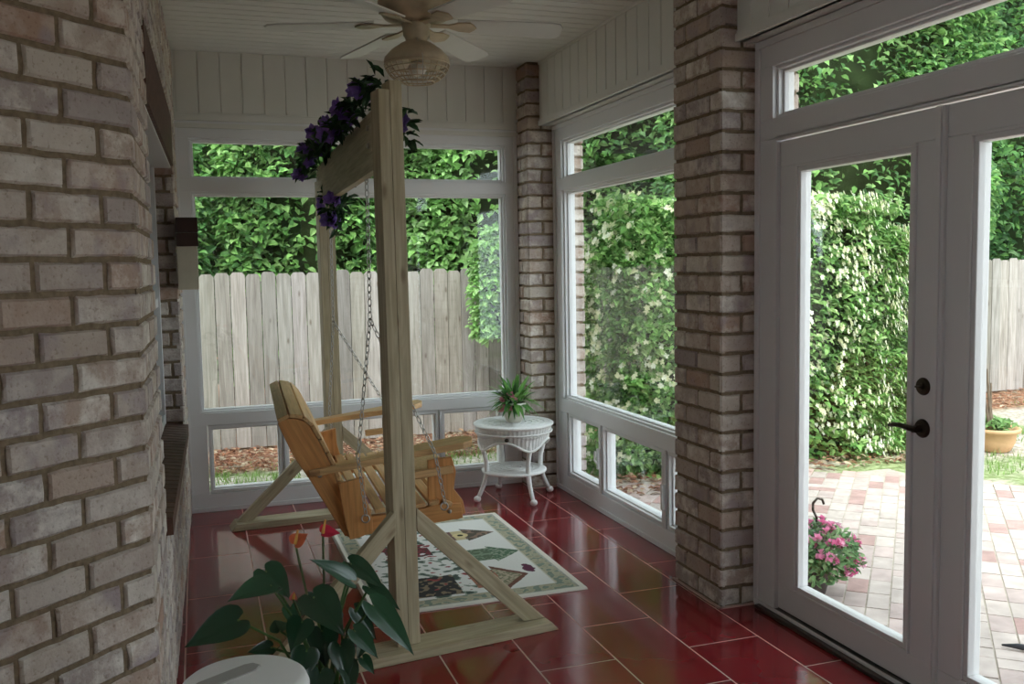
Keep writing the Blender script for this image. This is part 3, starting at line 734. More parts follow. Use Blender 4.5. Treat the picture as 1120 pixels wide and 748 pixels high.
# ---------------------------------------------------------------- wooden swing frame
sf = empty('swing_frame', (.76, 4.8, 0), 'freestanding frame of pale treated lumber with A-braced ends holding the porch swing', 'swing frame')
def swing_end(cx, cy, ang, bl, br, ztop, lean, hb):
    M = Matrix.Translation((cx, cy, 0)) @ Matrix.Rotation(math.radians(ang), 4, 'Z'); ML = M @ Matrix.Rotation(math.radians(lean), 4, 'Y')
    mb = MB(M); mb.prism([(bl, 0), (br, 0), (br-.035, .040), (bl+.035, .040)], -.110, .045, grain=(1, 0)); mb.build('base_board', PINE, sf, bevel=.003)
    mb = MB(ML)      # post: two lengths of lumber set face to face, seam on the front
    mb.board((-.0255, .0, .041), (-.0255, 0, ztop-.035), (1, 0, 0), .046, .095)
    mb.board((.0230, .0, .041), (.0230, 0, ztop), (1, 0, 0), .050, .095); mb.build('post', PINE, sf, bevel=.003)
    for (e, sx) in ((br, 1), (-bl, -1)):
        q = [(sx*(e-.036), .041), (sx*.0440, hb), (sx*.0440, hb-.095), (sx*(e-.135), .041)]
        mb = MB(M); mb.prism(q if sx < 0 else q[::-1], -.050, -.010, grain=(-sx, 1)); mb.build('brace', PINE, sf, bevel=.003)
swing_end(.738, 3.640, 8, -.63, .655, 2.275, -.45, .60)
swing_end(.770, 5.87, 4, -.655, .64, 2.13, -.3, .58)
mb = MB(); th = .038
P = []
for (y, za, zb, xl) in ((3.700, 1.945, 2.180, .676), (5.815, 1.938, 2.172, .712)):
    P.append((y, za, zb, xl))
(ya_, a0, a1, xa_), (yb_, b0, b1, xb_) = P
g0 = [(ya_, 0, 0), (ya_, 0, .04), (yb_, 0, .04), (yb_, 0, 0), (ya_, .235, 0), (ya_, .235, .04), (yb_, .235, .04), (yb_, .235, 0)]
n = mb.addv([(xa_, ya_, a0), (xa_+th, ya_, a0), (xb_+th, yb_, b0), (xb_, yb_, b0), (xa_, ya_, a1), (xa_+th, ya_, a1), (xb_+th, yb_+.03, b1), (xb_, yb_+.03, b1)], g0)
for q in ((3,2,1,0),(4,5,6,7),(0,1,5,4),(1,2,6,5),(2,3,7,6),(3,0,4,7)): mb.face([n+i for i in q])
mb.build('beam', PINE, sf, bevel=.003)
for (x_, y, z) in ((.674, 3.80, 2.05), (.712, 5.74, 2.0), (.674, 3.80, 2.12), (.712, 5.74, 2.1)):
    mb = MB(Matrix.Translation((x_, y, z)) @ Matrix.Rotation(-math.pi/2, 4, 'Y')); mb.lathe([(0, -.003), (.011, -.003), (.011, .006), (0, .006)], (0, 0, 0), 8, cap=False)
    mb.build('bolt', STEEL, sf)

# ---------------------------------------------------------------- bench of the porch swing
ps = empty('porch_swing', (.75, 4.80, .45), 'orange cedar porch swing bench hanging by chains from the lumber frame', 'porch swing')
Mb = Matrix.Translation((.75, 4.80, 0)) @ Matrix.Rotation(math.radians(-2.6), 4, 'Z') @ Matrix.Translation((-.72, -4.80, 0))
yn, yf = 4.145, 5.46
stile = [(.303,.884), (.324,.905), (.380,.902), (.420,.888), (.440,.868), (.487,.775), (.538,.661), (.560,.57), (.574,.479), (.589,.397), (.581,.350), (.550,.405), (.496,.507), (.433,.622), (.368,.729), (.325,.83)]
for (a, c) in ((yn, yn+.034), (yf-.034, yf)):
    mb = MB(Mb); mb.prism(stile, a, c, grain=(-.5, 1)); mb.build('side_stile', CEDAR, ps, bevel=.003)
# back slats wrapped along the front edge and over the rolled top
edge = [(.305,.890), (.352,.912), (.408,.902), (.446,.865), (.477,.803), (.508,.740), (.535,.676), (.555,.608), (.572,.540)]
for i in range(len(edge)-1):
    (ax, az), (bx, bz) = edge[i], edge[i+1]; mx, mz = (ax+bx)/2, (az+bz)/2; l = math.hypot(bx-ax, bz-az)
    nx, nz_ = -(bz-az)/l, (bx-ax)/l
    if nx < 0 and i > 1: nx, nz_ = -nx, -nz_
    if i <= 1: nx, nz_ = (nx, nz_) if nz_ > 0 else (-nx, -nz_)
    mb = MB(Mb); o_ = .006
    mb.board((mx+nx*o_, yn-.004, mz+nz_*o_), (mx+nx*o_, yf+.004, mz+nz_*o_), (bx-ax, 0, bz-az), l-(.001 if i < 4 else .006), .018); mb.build('back_slat', CEDARL, ps, bevel=.003)
# lower rear rail, seat side rails, seat slats
for (a, c) in ((yn, yn+.032), (yf-.032, yf)):
    mb = MB(Mb); mb.prism([(.575,.36), (.60,.345), (.94,.372), (1.125,.388), (1.12,.455), (1.0,.462), (.877,.440), (.70,.435), (.585,.45)], a, c, grain=(1, .05)); mb.build('seat_rail', CEDAR, ps, bevel=.003)
for a in (yn-.030, yf):
    mb = MB(Mb); mb.prism([(.553,.602), (.668,.625), (.672,.53), (.700,.43), (.700,.372), (.640,.350), (.597,.345), (.580,.42)], a, a+.03, grain=(0, 1)); mb.build('rear_arm_support', CEDAR, ps, bevel=.003)
for a in (yn+.034, yf-.066):
    mb = MB(Mb); mb.prism([(.971,.666), (1.086,.672), (1.104,.603), (1.092,.521), (1.133,.464), (1.146,.400), (1.12,.392), (.985,.400), (.971,.45)], a, a+.03, grain=(0, 1)); mb.build('front_arm_support', CEDAR, ps, bevel=.003)
    mb = MB(Mb); mb.board((.83, a-.015, .600), (1.085, a-.015, .618), (0, 0, 1), .034, .026); mb.build('arm_rail', CEDARL, ps, bevel=.003)
for (a, s) in ((yn-.015, 1), (yf+.015, -1)):
    mb = MB(Mb)
    cxy = [(.430, 0), (.475, -.016), (.75, -.020), (.98, -.040), (1.12, -.046), (1.165, -.03), (1.180, .03), (1.168, .09), (1.12, .125), (.98, .118), (.75, .075), (.475, .056), (.430, .04)]
    P0 = [(x_, a+s*y_, .640+(x_-.43)*.125+.030) for x_, y_ in cxy]; P1 = [(x_, y_, z_-.030) for x_, y_, z_ in P0]
    k = len(cxy); n = mb.addv(P0+P1, [(x_*1, y_, z_) for x_, y_, z_ in P0+P1])
    top = [n+i for i in range(k)]; bot = [n+k+i for i in range(k)]
    mb.face(top if s > 0 else top[::-1]); mb.face(bot[::-1] if s > 0 else bot)
    for i in range(k):
        j = (i+1) % k; q = [n+i, n+k+i, n+k+j, n+j]; mb.face(q if s > 0 else q[::-1])
    mb.build('armrest', CEDARL, ps, bevel=.004)
for i in range(8):
    x_ = .615+i*.0625; z_ = .462 - .012*math.sin(math.pi*i/7) + (.016*(i/7)) - (.015 if i == 7 else 0)
    mb = MB(Mb); mb.board((x_, yn-.002, z_), (x_, yf+.002, z_), (1, 0, .08-.5*(i == 7)), .047, .020); mb.build('seat_slat', CEDARL, ps, bevel=.003)
mb = MB(Mb); mb.board((1.10, yn+.03, .405), (1.10, yf-.03, .405), (0, 0, 1), .06, .025); mb.build('front_rail', CEDAR, ps, bevel=.003)
mb = MB(Mb); mb.prism([(.84,.590), (.85,.572), (1.07,.592), (1.09,.612), (1.06,.632), (.88,.622)], yn+.036, yn+.40, grain=(0, 1)); mb.build('cup_tray', CEDARL, ps, bevel=.006)
mb = MB()
def chain_mb(mb, pts, pitch=.030, r=.0026):
    pts = [Vector(p) for p in pts]; alt = 0
    for i in range(len(pts)-1):
        a, b_ = pts[i], pts[i+1]; d = b_-a; L_ = d.length; d.normalize(); n_ = max(1, round(L_/pitch)); u = d.orthogonal().normalized(); v = d.cross(u)
        for k in range(n_):
            c_ = a + d*(k+.5)*L_/n_; side = u if alt % 2 else v; alt += 1
            mb.torus(c_, .0088, r, d, side, 10, 5, su=2.05)
MbV = lambda x_, y_, z_: tuple(Mb @ Vector((x_, y_, z_)))
for (yy, top, fork) in ((4.075, 1.935, 1.335), (5.53, 1.925, 1.25)):
    fx = .700 if yy < 5 else .735
    mb = MB(); T_ = (fx+.012, yy, top+.02); F_ = (fx+.008, yy, fork)
    chain_mb(mb, [T_, F_]); chain_mb(mb, [F_, MbV(.64, yy, .72), MbV(.667, yy+.0, .46)]); chain_mb(mb, [F_, MbV(.985, yy, .72), MbV(1.027, yy, .485)])
    for c_ in (MbV(.667, yy+(.02 if yy < 5 else -.02), .44), MbV(1.027, yy+(.02 if yy < 5 else -.02), .465)): mb.torus(c_, .017, .0035, (1, 0, 0), (0, .3, 1), 14, 6)
    mb.torus(T_, .016, .004, (0, 1, 0), (0, 0, 1), 12, 6)
    mb.build('chain', STEEL, ps, smooth=True)
for (x_, z_) in ((.474, .644), (1.062, .425), (.62, .40)):
    mb = MB(Mb); mb.blob((x_, yn-.018 if z_ > .5 else yn-.002, z_), (.010, .006, .010), 10, 6); mb.build('bolt', STEEL, ps, smooth=True)

# ---------------------------------------------------------------- flower garland on the beam
gl = empty('flower_garland', (.68, 4.8, 2.2), 'artificial garland of purple blossoms and dark leaves wound along the swing beam', 'garland')
path = [(.655, 5.90, 2.11), (.640, 5.72, 2.19), (.650, 5.45, 2.24), (.665, 5.10, 2.20), (.645, 4.80, 2.24), (.650, 4.50, 2.20), (.645, 4.20, 2.22), (.655, 4.00, 2.225), (.685, 3.84, 2.27), (.715, 3.72, 2.30)]
strand2 = [(.735, 5.60, 1.99), (.745, 5.45, 1.88), (.75, 5.30, 1.80), (.75, 5.15, 1.90), (.735, 5.0, 1.95)]
strand3 = [(.745, 3.95, 2.22), (.82, 3.86, 2.19), (.835, 3.85, 2.13), (.83, 3.85, 2.08)]
lv, bl = MB(), MB(); st = MB()
for pth, dens in ((path, 18), (strand2, 16), (strand3, 24)):
    st.tube(pth, .004, 6)
    for i in range(len(pth)-1):
        a, b_ = Vector(pth[i]), Vector(pth[i+1]); L_ = (b_-a).length; n_ = max(2, int(L_*dens*6))
        for k in range(n_):
            q = a.lerp(b_, R.random()) + Vector((R.uniform(-.03, .03), R.uniform(-.03, .03), R.uniform(-.03, .03)))
            d = Vector((R.uniform(-1, 1), R.uniform(-1, 1), R.uniform(-.6, 1))); g_ = R.uniform(.5, 1.2); lv.tint = (.03*g_, .075*g_, .03*g_)
            for m_ in range(2): lv.leaf(q, d+Vector((R.uniform(-.6, .6),)*3), (R.uniform(-1, 1), R.uniform(-1, 1), 1), .075, .03)
        for k in range(max(1, int(L_*dens*.85))):
            q = a.lerp(b_, R.random()) + Vector((R.uniform(-.055, .03), R.uniform(-.03, .03), R.uniform(-.035, .05)))
            out = Vector((-.7+R.uniform(-.6, .6), -.6+R.uniform(-.5, .5), R.uniform(-.2, .7))).normalized(); e1 = out.orthogonal().normalized(); e2 = out.cross(e1); g_ = R.uniform(.7, 1.3)
            for rg, (nn_, ll) in enumerate(((6, .052), (5, .036))):
                for m_ in range(nn_):
                    an = m_*6.283/nn_+rg*.5; dd = e1*math.cos(an)+e2*math.sin(an); g2 = g_*(1+.3*rg)
                    bl.tint = (.22*g2, .13*g2, .46*g2); bl.leaf(q+out*.006*rg, dd+out*(.35+rg*.4), out, ll, ll*.8, fold=.1, droop=-.05)
st.build('stem', mat('garland_stem', (.04,.07,.02), .7), gl)
o = lv.build('leaves', LEAF, gl); o = bl.build('blossoms', PETAL, gl)

# ---------------------------------------------------------------- ceiling fan
FX, FY = 1.0, 4.30
fan = empty('ceiling_fan', (FX, FY, H), 'cream and whitewashed ceiling fan with a basket light above the swing', 'ceiling fan')
mb = MB(); mb.lathe([(.07, H), (.08, H-.02), (.12, H-.035), (.155, H-.07), (.171, H-.12), (.174, H-.165), (.166, H-.205), (.145, H-.232), (.11, H-.248), (.06, H-.256)], (FX, FY, 0), 40); mb.build('motor_housing', FANM, fan, smooth=True)
mb = MB(); mb.lathe([(.05, 2.676), (.068, 2.672), (.068, 2.664), (.063, 2.660), (.060, 2.622), (.052, 2.610), (.048, 2.590), (.05, 2.58)], (FX, FY, 0), 32); mb.build('switch_housing', FANM, fan, smooth=True)
mb = MB(); mb.lathe([(.045, 2.592), (.07, 2.585), (.115, 2.555), (.148, 2.520), (.153, 2.500), (.146, 2.488), (.06, 2.50)], (FX, FY, 0), 40); mb.build('light_cap', FANM, fan, smooth=True)
mb = MB()
for (r_, z) in ((.150, 2.487), (.143, 2.468), (.128, 2.445), (.104, 2.424), (.078, 2.410)): mb.torus((FX, FY, z), r_, .003, (1, 0, 0), (0, 1, 0), 36, 6)
for k in range(28):
    a = 2*math.pi*k/28; ca_, sa_ = math.cos(a), math.sin(a)
    mb.tube([(FX+r_*ca_, FY+r_*sa_, z) for r_, z in ((.150, 2.487), (.143, 2.468), (.128, 2.445), (.104, 2.424), (.078, 2.410))], .0022, 5)
mb.build('light_basket', FANM, fan)
mb = MB(); mb.lathe([(.02, 2.50), (.035, 2.49), (.045, 2.47), (.035, 2.45), (.01, 2.44)], (FX, FY, 0), 24); mb.build('bulb', mat('frosted_bulb', (.7,.68,.62), .4), fan, smooth=True)
mb = MB(); mb.tube([(FX-.01, FY-.055, 2.60), (FX-.01, FY-.16, 2.50), (FX-.01, FY-.155, 2.40)], .0018, 5); mb.build('pull_chain', STEEL, fan)
for k, a_ in enumerate((-12, 48, 108, 168, 228, 288)):
    a = math.radians(a_); M = Matrix.Translation((FX, FY, 2.678)) @ Matrix.Rotation(a, 4, 'Z') @ Matrix.Rotation(math.radians(2.5), 4, 'Y')
    mb = MB(M @ Matrix.Rotation(math.radians(-13 if a_ != 168 else -2), 4, 'X'))
    out = [(.19, -.055), (.62, -.072), (.665, -.062), (.68, -.03), (.68, .03), (.665, .062), (.62, .072), (.19, .055)]
    mb.prism(out, -.004, .004, ax='z'); mb.build('blade', FANB, fan, bevel=.002)
    mb = MB(M @ Matrix.Rotation(math.radians(-13 if a_ != 168 else -2), 4, 'X')); mb.prism([(.06, -.018), (.15, -.014), (.20, -.040), (.25, -.045), (.27, -.02), (.28, 0), (.27, .02), (.25, .045), (.20, .040), (.15, .014), (.06, .018)], -.012, -.004, ax='z'); mb.build('blade_bracket', FANM, fan, bevel=.002)
# hanging hook in the ceiling
hk = MB(); hk.lathe([(0, H-.006), (.014, H-.006), (.014, H), (0, H)], (1.50, 3.55, 0), 14, cap=False)
hk.tube([(1.50, 3.55, H-.004)] + [(1.50, 3.55, H-.04)] + [(1.50+.012*math.sin(t_), 3.55, H-.052-.012*(1-math.cos(t_))+.0) for t_ in (0, .8, 1.6, 2.4, 3.14, 4.0, 4.6)], .0028, 6)
hk2 = hk.build('ceiling_hook', BRONZE, loc=(1.50, 3.55, H)); tag(hk2, 'small dark metal hook screwed into the white plank ceiling', 'hook')

# ---------------------------------------------------------------- rug
rx0, rx1, ry0, ry1 = .675, 1.715, 4.035, 5.520
NX, NY = 250, 350
def rugcol(x, y):
    nz = noise.noise(Vector((x*9, y*9, 0))); n2_ = noise.noise(Vector((x*30, y*30, 4))); n3_ = noise.noise(Vector((x*55, y*55, 8)))
    e = min(x-rx0, rx1-x, y-ry0, ry1-y)
    cream = (.68,.66,.60)
    if e < .030: return (.70,.68,.60)
    if e < .115:
        blk = noise.noise(Vector((round(x*14), round(y*14), 1)))
        c_ = (.19,.23,.19) if blk+n2_*.5 > .05 else ((.42,.40,.29) if blk > -.25 else (.28,.33,.31))
        if e < .042: c_ = (.38,.38,.33)
        return tuple(v*(1+.35*n2_) for v in c_)
    if e < .122: return (.55,.52,.42)
    cream = (.70,.70,.67)
    def tri(px, py, P):
        s_ = []
        for i in range(len(P)):
            a, b_ = P[i], P[(i+1) % len(P)]; s_.append((b_[0]-a[0])*(py-a[1])-(b_[1]-a[1])*(px-a[0]))
        return all(v >= 0 for v in s_) or all(v <= 0 for v in s_)
    j = .012*nz
    # three birdhouses with pointed roofs towards +x
    if (x-1.372)**2+(y-5.11)**2 < .018**2: return (.03,.03,.02)
    if (x-1.372)**2+(y-5.11)**2 < .045**2: return (.62,.52,.28)
    if tri(x+j, y, [(1.40, 5.24), (1.58, 5.11), (1.40, 4.99)]): return (.10,.09,.07) if n2_ > -.1 else (.25,.17,.13)
    if 1.22 < x+j < 1.42 and 5.02 < y < 5.20: return (.50,.43,.26) if x > 1.33 else (.17,.10,.09)
    if tri(x+j, y, [(1.44, 4.86), (1.60, 4.72), (1.44, 4.58)]): return (.10,.17,.11) if n3_ > -.15 else (.32,.36,.28)
    if 1.27 < x+j < 1.44 and 4.62 < y < 4.82: return (.20,.27,.19) if n3_ > .1 or abs(y-4.72) < .012 else (.11,.15,.10)
    if tri(x+j, y, [(1.36, 4.52), (1.52, 4.34), (1.36, 4.16)]):
        if not tri(x+j, y, [(1.36, 4.48), (1.485, 4.34), (1.36, 4.20)]): return (.16,.08,.06)
        return (.42,.36,.27) if n3_ > 0 else (.20,.20,.13)
    if 1.22 < x+j < 1.36 and 4.22 < y < 4.46: return (.33,.15,.10) if n3_ > -.2 else (.12,.12,.08)
    if ((x-1.545)/.03)**2+((y-4.42)/.06)**2 < 1+n2_*.8: return (.12,.04,.07)
    # leafy mass on the lower half with dark birds and red berries
    if x < 1.24+.10*nz:
        m_ = noise.noise(Vector((x*16, y*16, 2))) + .5*n2_
        if .86 < x+j < 1.14 and 4.18 < y+j < 4.46 and m_ > -.5: return (.05,.05,.05) if n2_ > -.15 else (.24,.19,.13)
        if .88 < x < 1.14 and 4.80 < y < 5.02 and m_ > -.2: return (.20,.05,.06) if n3_ > -.1 else (.06,.06,.05)
        if m_ > .30: return (.08,.11,.09)
        if m_ > .12: return (.24,.29,.24)
        if m_ < -.50: return (.30,.07,.07)
    return cream
me = bpy.data.meshes.new('area_rug'); V = []; F = []; T_ = []
for i in range(NX+1):
    for k in range(NY+1):
        x = rx0+(rx1-rx0)*i/NX; y = ry0+(ry1-ry0)*k/NY; ed = min(i, NX-i, k, NY-k)
        zc = .009+.0006*noise.noise(Vector((x*80, y*80, 0))); zc = zc if ed > 0 else .001
        zc += .012*max(0, 1-(x-rx0)/.035)**2*math.sin(min(1, (x-rx0)/.01)*1.57) if x-rx0 < .035 else 0
        V.append((x, y, zc)); T_.append(rugcol(x, y))
for i in range(NX):
    for k in range(NY):
        a = i*(NY+1)+k; F.append((a, a+NY+1, a+NY+2, a+1))
rg = MB(); rg.v = V; rg.f = F; rg.m = [0]*len(F); rg.g = V; rg.t = T_
RUGM = bpy.data.materials.new('woven_rug'); RUGM.use_nodes = True; nt = RUGM.node_tree; b = nt.nodes['Principled BSDF']; b.inputs['Roughness'].default_value = .95; b.inputs['Specular IOR Level'].default_value = .1
nt.links.new(attr(nt, 'tint').outputs['Color'], b.inputs['Base Color'])
tag(rg.build('area_rug', RUGM, loc=((rx0+rx1)/2, (ry0+ry1)/2, 0), smooth=True), 'cream rectangular rug with birdhouses and a mottled green border under the swing', 'rug')

# ---------------------------------------------------------------- white wicker table and its plant
TX, TY, TZ = 1.965, 5.875, .505
wt = empty('wicker_table', (TX, TY, 0), 'round white wicker side table with a scalloped apron in the corner by the brick column', 'table')
mb = MB(); mb.lathe([(.0, TZ-.012), (.235, TZ-.012), (.262, TZ-.012), (.270, TZ-.004), (.270, TZ+.004), (.262, TZ+.010), (.20, TZ+.006), (.0, TZ+.004)], (TX, TY, 0), 64, cap=False)
for r_ in (.05, .09, .13, .17, .21, .245): mb.torus((TX, TY, TZ+.007), r_, .0035, (1, 0, 0), (0, 1, 0), 64, 5)
mb.build('tabletop', WICKER, wt, smooth=True)
mb = MB(); seg = 168; P = []; rows = 16
def apron_bottom(a): return TZ-.095-.062*max(0, math.cos(4*(a-math.radians(-80)))*.5+.5)**1.3
for j in range(rows+1):
    for k in range(seg):
        a = 2*math.pi*k/seg; zb = apron_bottom(a); z = TZ-.012+(zb-TZ+.012)*j/rows
        rib = .0055*math.sin(a*56) + .002*math.sin(j*math.pi+a*112)
        taper = .252-.022*(j/rows) + (.010 if abs(j-6) < 1 else 0); rr = taper+rib
        P.append((TX+rr*math.cos(a), TY+rr*math.sin(a), z))
n = mb.addv(P)
for j in range(rows):
    for k in range(seg): k2 = (k+1) % seg; mb.face([n+j*seg+k, n+(j+1)*seg+k, n+(j+1)*seg+k2, n+j*seg+k2])
mb.tube([(TX+.236*math.cos(2*math.pi*k/96), TY+.236*math.sin(2*math.pi*k/96), apron_bottom(2*math.pi*k/96)) for k in range(97)], .008, 8, cap=False)
mb.tube([(TX+.258*math.cos(2*math.pi*k/96), TY+.258*math.sin(2*math.pi*k/96), TZ-.048) for k in range(97)], .006, 8, cap=False)
mb.build('apron', WICKER, wt, smooth=True)
mb = MB(); ka = math.radians(-118); mb.blob((TX+.268*math.cos(ka), TY+.268*math.sin(ka), TZ-.068), (.016, .016, .013), 12, 8); mb.build('drawer_knob', BRONZE, wt, smooth=True)
mb = MB(); mb.lathe([(0, .178), (.205, .178), (.218, .184), (.218, .196), (.205, .202), (0, .200)], (TX, TY, 0), 56, cap=False)
for r_ in (.05, .09, .13, .17): mb.torus((TX, TY, .202), r_, .003, (1, 0, 0), (0, 1, 0), 56, 5)
mb.build('shelf', WICKER, wt, smooth=True)
for (fx, fy) in ((2.005, 5.605), (1.690, 5.840), (2.240, 5.915), (1.940, 6.150)):
    a = math.atan2(fy-TY, fx-TX); ca_, sa_ = math.cos(a), math.sin(a)
    pr = [(.205, TZ-.06), (.222, .40), (.225, .34), (.205, .27), (.200, .19), (.222, .12), (.250, .06), (.272, .022)]
    mb = MB(); mb.tube([(TX+r_*ca_, TY+r_*sa_, z) for r_, z in pr], [.017, .016, .016, .015, .017, .015, .014, .013], 12); mb.blob((TX+.274*ca_, TY+.274*sa_, .021), (.025, .025, .021), 14, 9)
    mb.build('leg', WICKER, wt, smooth=True)
PX, PY, PZ = 1.965, 5.86, TZ+.012
pt = empty('potted_plant', (PX, PY, PZ), 'small leafy plant with pink flowers in a pale round pot on the wicker table', 'plant')
mb = MB(); mb.lathe([(.0, 0), (.048, 0), (.052, .006), (.070, .05), (.080, .10), (.083, .13), (.078, .132), (.072, .118), (0, .115)], (PX, PY, PZ), 36, cap=False); mb.build('pot', mat('cream_glazed_pot', (.60,.57,.50), .35, .5), pt, smooth=True)
mb = MB()
for i in range(150):
    a = R.random()*6.28; el = R.uniform(.15, 1.45); L_ = R.uniform(.10, .25)*(1.0 if el > .6 else .72); d = Vector((math.cos(a)*math.cos(el), math.sin(a)*math.cos(el), math.sin(el)))
    b0 = Vector((PX, PY, PZ+.115)) + Vector((math.cos(a), math.sin(a), 0))*R.uniform(0, .05) + d*L_*.25; g_ = R.uniform(.6, 1.4); mb.tint = R.choice([(.10*g_, .26*g_, .05*g_), (.16*g_, .36*g_, .08*g_), (.05*g_, .16*g_, .04*g_)])
    w_ = R.uniform(.018, .035); tip = d*L_*.75; k = 4; P = []
    sd = d.cross(Vector((0, 0, 1))); sd.normalize()
    for q in range(k+1):
        t_ = q/k; c_ = b0 + tip*t_ + Vector((0, 0, -.09*t_*t_*(1.2-el*.6))) + Vector((math.cos(a), math.sin(a), 0))*.03*t_*t_; ww = w_*math.sin(math.pi*min(.98, .12+t_*.88))
        P += [c_-sd*ww*.5, c_+sd*ww*.5]
    n = mb.addv(P)
    for q in range(k): mb.face([n+q*2, n+q*2+1, n+q*2+3, n+q*2+2])
mb.build('leaves', LEAF, pt)
for (dx, dy, dz) in ((-.075, -.05, .13), (-.095, -.03, .09), (-.06, -.07, .10), (-.03, -.085, .16), (-.05, -.08, .19), (-.10, -.02, .15)):
    mb = MB(); c0 = Vector((PX+dx, PY+dy, PZ+dz)); mb.tint = R.choice([(.70,.32,.36), (.75,.50,.48), (.55,.20,.27)])
    for m_ in range(9):
        d = Vector((R.uniform(-1, 1), R.uniform(-1, .3), R.uniform(-.4, 1))); mb.leaf(c0, d, (0, -1, .5), .032, .024)
    mb.build('flower', PETAL, pt)

# ---------------------------------------------------------------- anthurium in the foreground, with its stand; white bin
AX, AY = .235, 2.06
ap = empty('anthurium_plant', (AX, AY, .40), 'large glossy dark green anthurium with red and orange blooms in the foreground', 'plant')
mb = MB(); mb.lathe([(0, 0), (.085, 0), (.09, .01), (.115, .14), (.125, .155), (.125, .175), (.112, .175), (.105, .15), (0, .15)], (AX, AY, .40), 36, cap=False)
mb.build('pot', mat('dark_green_pot', (.03,.045,.04), .4, .5), ap, smooth=True)
stn = empty('plant_stand', (AX, AY, 0), 'dark metal plant stand under the foreground anthurium', 'plant stand')
mb = MB(); mb.lathe([(0, .382), (.13, .382), (.135, .39), (.13, .398), (0, .398)], (AX, AY, 0), 32, cap=False); mb.build('top', BRONZE, stn)
for k in range(4):
    a = k*math.pi/2+.6; mb = MB(); mb.tube([(AX+.10*math.cos(a), AY+.10*math.sin(a), .385), (AX+.08*math.cos(a), AY+.08*math.sin(a), .2), (AX+.13*math.cos(a), AY+.13*math.sin(a), .006)], .008, 8); mb.build('leg', BRONZE, stn)
def heart_leaf(mb, base, tip, width, nrm, cup=.18, arch=.12):
    base = Vector(base); tip = Vector(tip); d = tip-base; L_ = d.length; d.normalize(); nr = Vector(nrm); nr = (nr-d*nr.dot(d)).normalized(); sd = d.cross(nr)
    prof = [(-.16, .20), (-.12, .36), (0, .47), (.12, .50), (.28, .475), (.45, .40), (.62, .29), (.78, .17), (.90, .07), (1.0, .004)]
    cols = 6; P = []
    for (t_, hw_) in prof:
        for j in range(-cols, cols+1):
            s_ = j/cols; w_ = hw_*width*s_; t2 = t_
            if t_ < 0: t2 = t_*min(1, abs(s_)*1.7)      # notch at the stalk
            vein = .012*width*math.cos(j*math.pi) if j else -.03*width
            P.append(base + d*L_*t2 + sd*w_ + nr*(cup*width*abs(s_)**1.5*hw_*1.2 + vein*.5 - arch*L_*max(0, t2)**2))
    n = mb.addv(P); m = 2*cols+1
    for i in range(len(prof)-1):
        for j in range(m-1): mb.face([n+i*m+j, n+i*m+j+1, n+(i+1)*m+j+1, n+(i+1)*m+j])
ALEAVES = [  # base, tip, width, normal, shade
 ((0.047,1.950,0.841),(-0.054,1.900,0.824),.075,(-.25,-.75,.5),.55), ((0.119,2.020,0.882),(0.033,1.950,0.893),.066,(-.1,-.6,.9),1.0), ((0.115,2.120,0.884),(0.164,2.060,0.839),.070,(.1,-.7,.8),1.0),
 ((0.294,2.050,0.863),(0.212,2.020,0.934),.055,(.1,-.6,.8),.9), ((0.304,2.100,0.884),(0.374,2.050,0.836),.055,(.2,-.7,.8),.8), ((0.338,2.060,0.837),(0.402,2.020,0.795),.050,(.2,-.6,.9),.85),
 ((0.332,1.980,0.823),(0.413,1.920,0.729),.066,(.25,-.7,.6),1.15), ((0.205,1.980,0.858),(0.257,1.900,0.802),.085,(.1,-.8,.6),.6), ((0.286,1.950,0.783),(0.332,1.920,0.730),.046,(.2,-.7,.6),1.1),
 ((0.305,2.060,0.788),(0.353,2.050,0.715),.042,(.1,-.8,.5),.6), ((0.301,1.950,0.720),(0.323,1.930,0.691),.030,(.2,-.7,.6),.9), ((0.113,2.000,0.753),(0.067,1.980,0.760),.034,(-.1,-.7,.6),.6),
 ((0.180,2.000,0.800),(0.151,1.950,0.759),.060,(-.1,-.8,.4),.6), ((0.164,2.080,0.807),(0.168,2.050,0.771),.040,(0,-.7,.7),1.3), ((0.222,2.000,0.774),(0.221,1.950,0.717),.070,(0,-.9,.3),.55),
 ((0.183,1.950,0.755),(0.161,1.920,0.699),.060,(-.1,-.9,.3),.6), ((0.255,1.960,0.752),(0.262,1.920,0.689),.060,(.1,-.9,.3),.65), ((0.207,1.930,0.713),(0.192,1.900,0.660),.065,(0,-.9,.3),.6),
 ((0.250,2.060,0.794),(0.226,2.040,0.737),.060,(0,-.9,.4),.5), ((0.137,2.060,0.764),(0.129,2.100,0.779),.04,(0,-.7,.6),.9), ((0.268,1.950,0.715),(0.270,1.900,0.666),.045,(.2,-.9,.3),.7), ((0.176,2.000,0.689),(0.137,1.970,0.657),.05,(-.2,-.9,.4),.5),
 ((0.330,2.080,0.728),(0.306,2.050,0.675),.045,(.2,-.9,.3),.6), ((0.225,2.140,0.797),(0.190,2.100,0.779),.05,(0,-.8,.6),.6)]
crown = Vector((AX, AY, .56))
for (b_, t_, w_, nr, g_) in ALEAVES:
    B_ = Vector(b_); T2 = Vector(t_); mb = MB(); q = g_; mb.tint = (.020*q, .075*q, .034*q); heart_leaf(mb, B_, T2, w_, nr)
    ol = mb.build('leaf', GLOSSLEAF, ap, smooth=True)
    mb = MB(); mid = crown.lerp(B_, .55) + Vector((0, 0, .05)); mb.tint = (.07, .15, .04); mb.tube([crown+Vector((R.uniform(-.03, .03), R.uniform(-.03, .03), 0)), mid, B_], [.004, .0032, .0025], 6); mb.build('leaf_stalk', LEAF, ol, smooth=True)
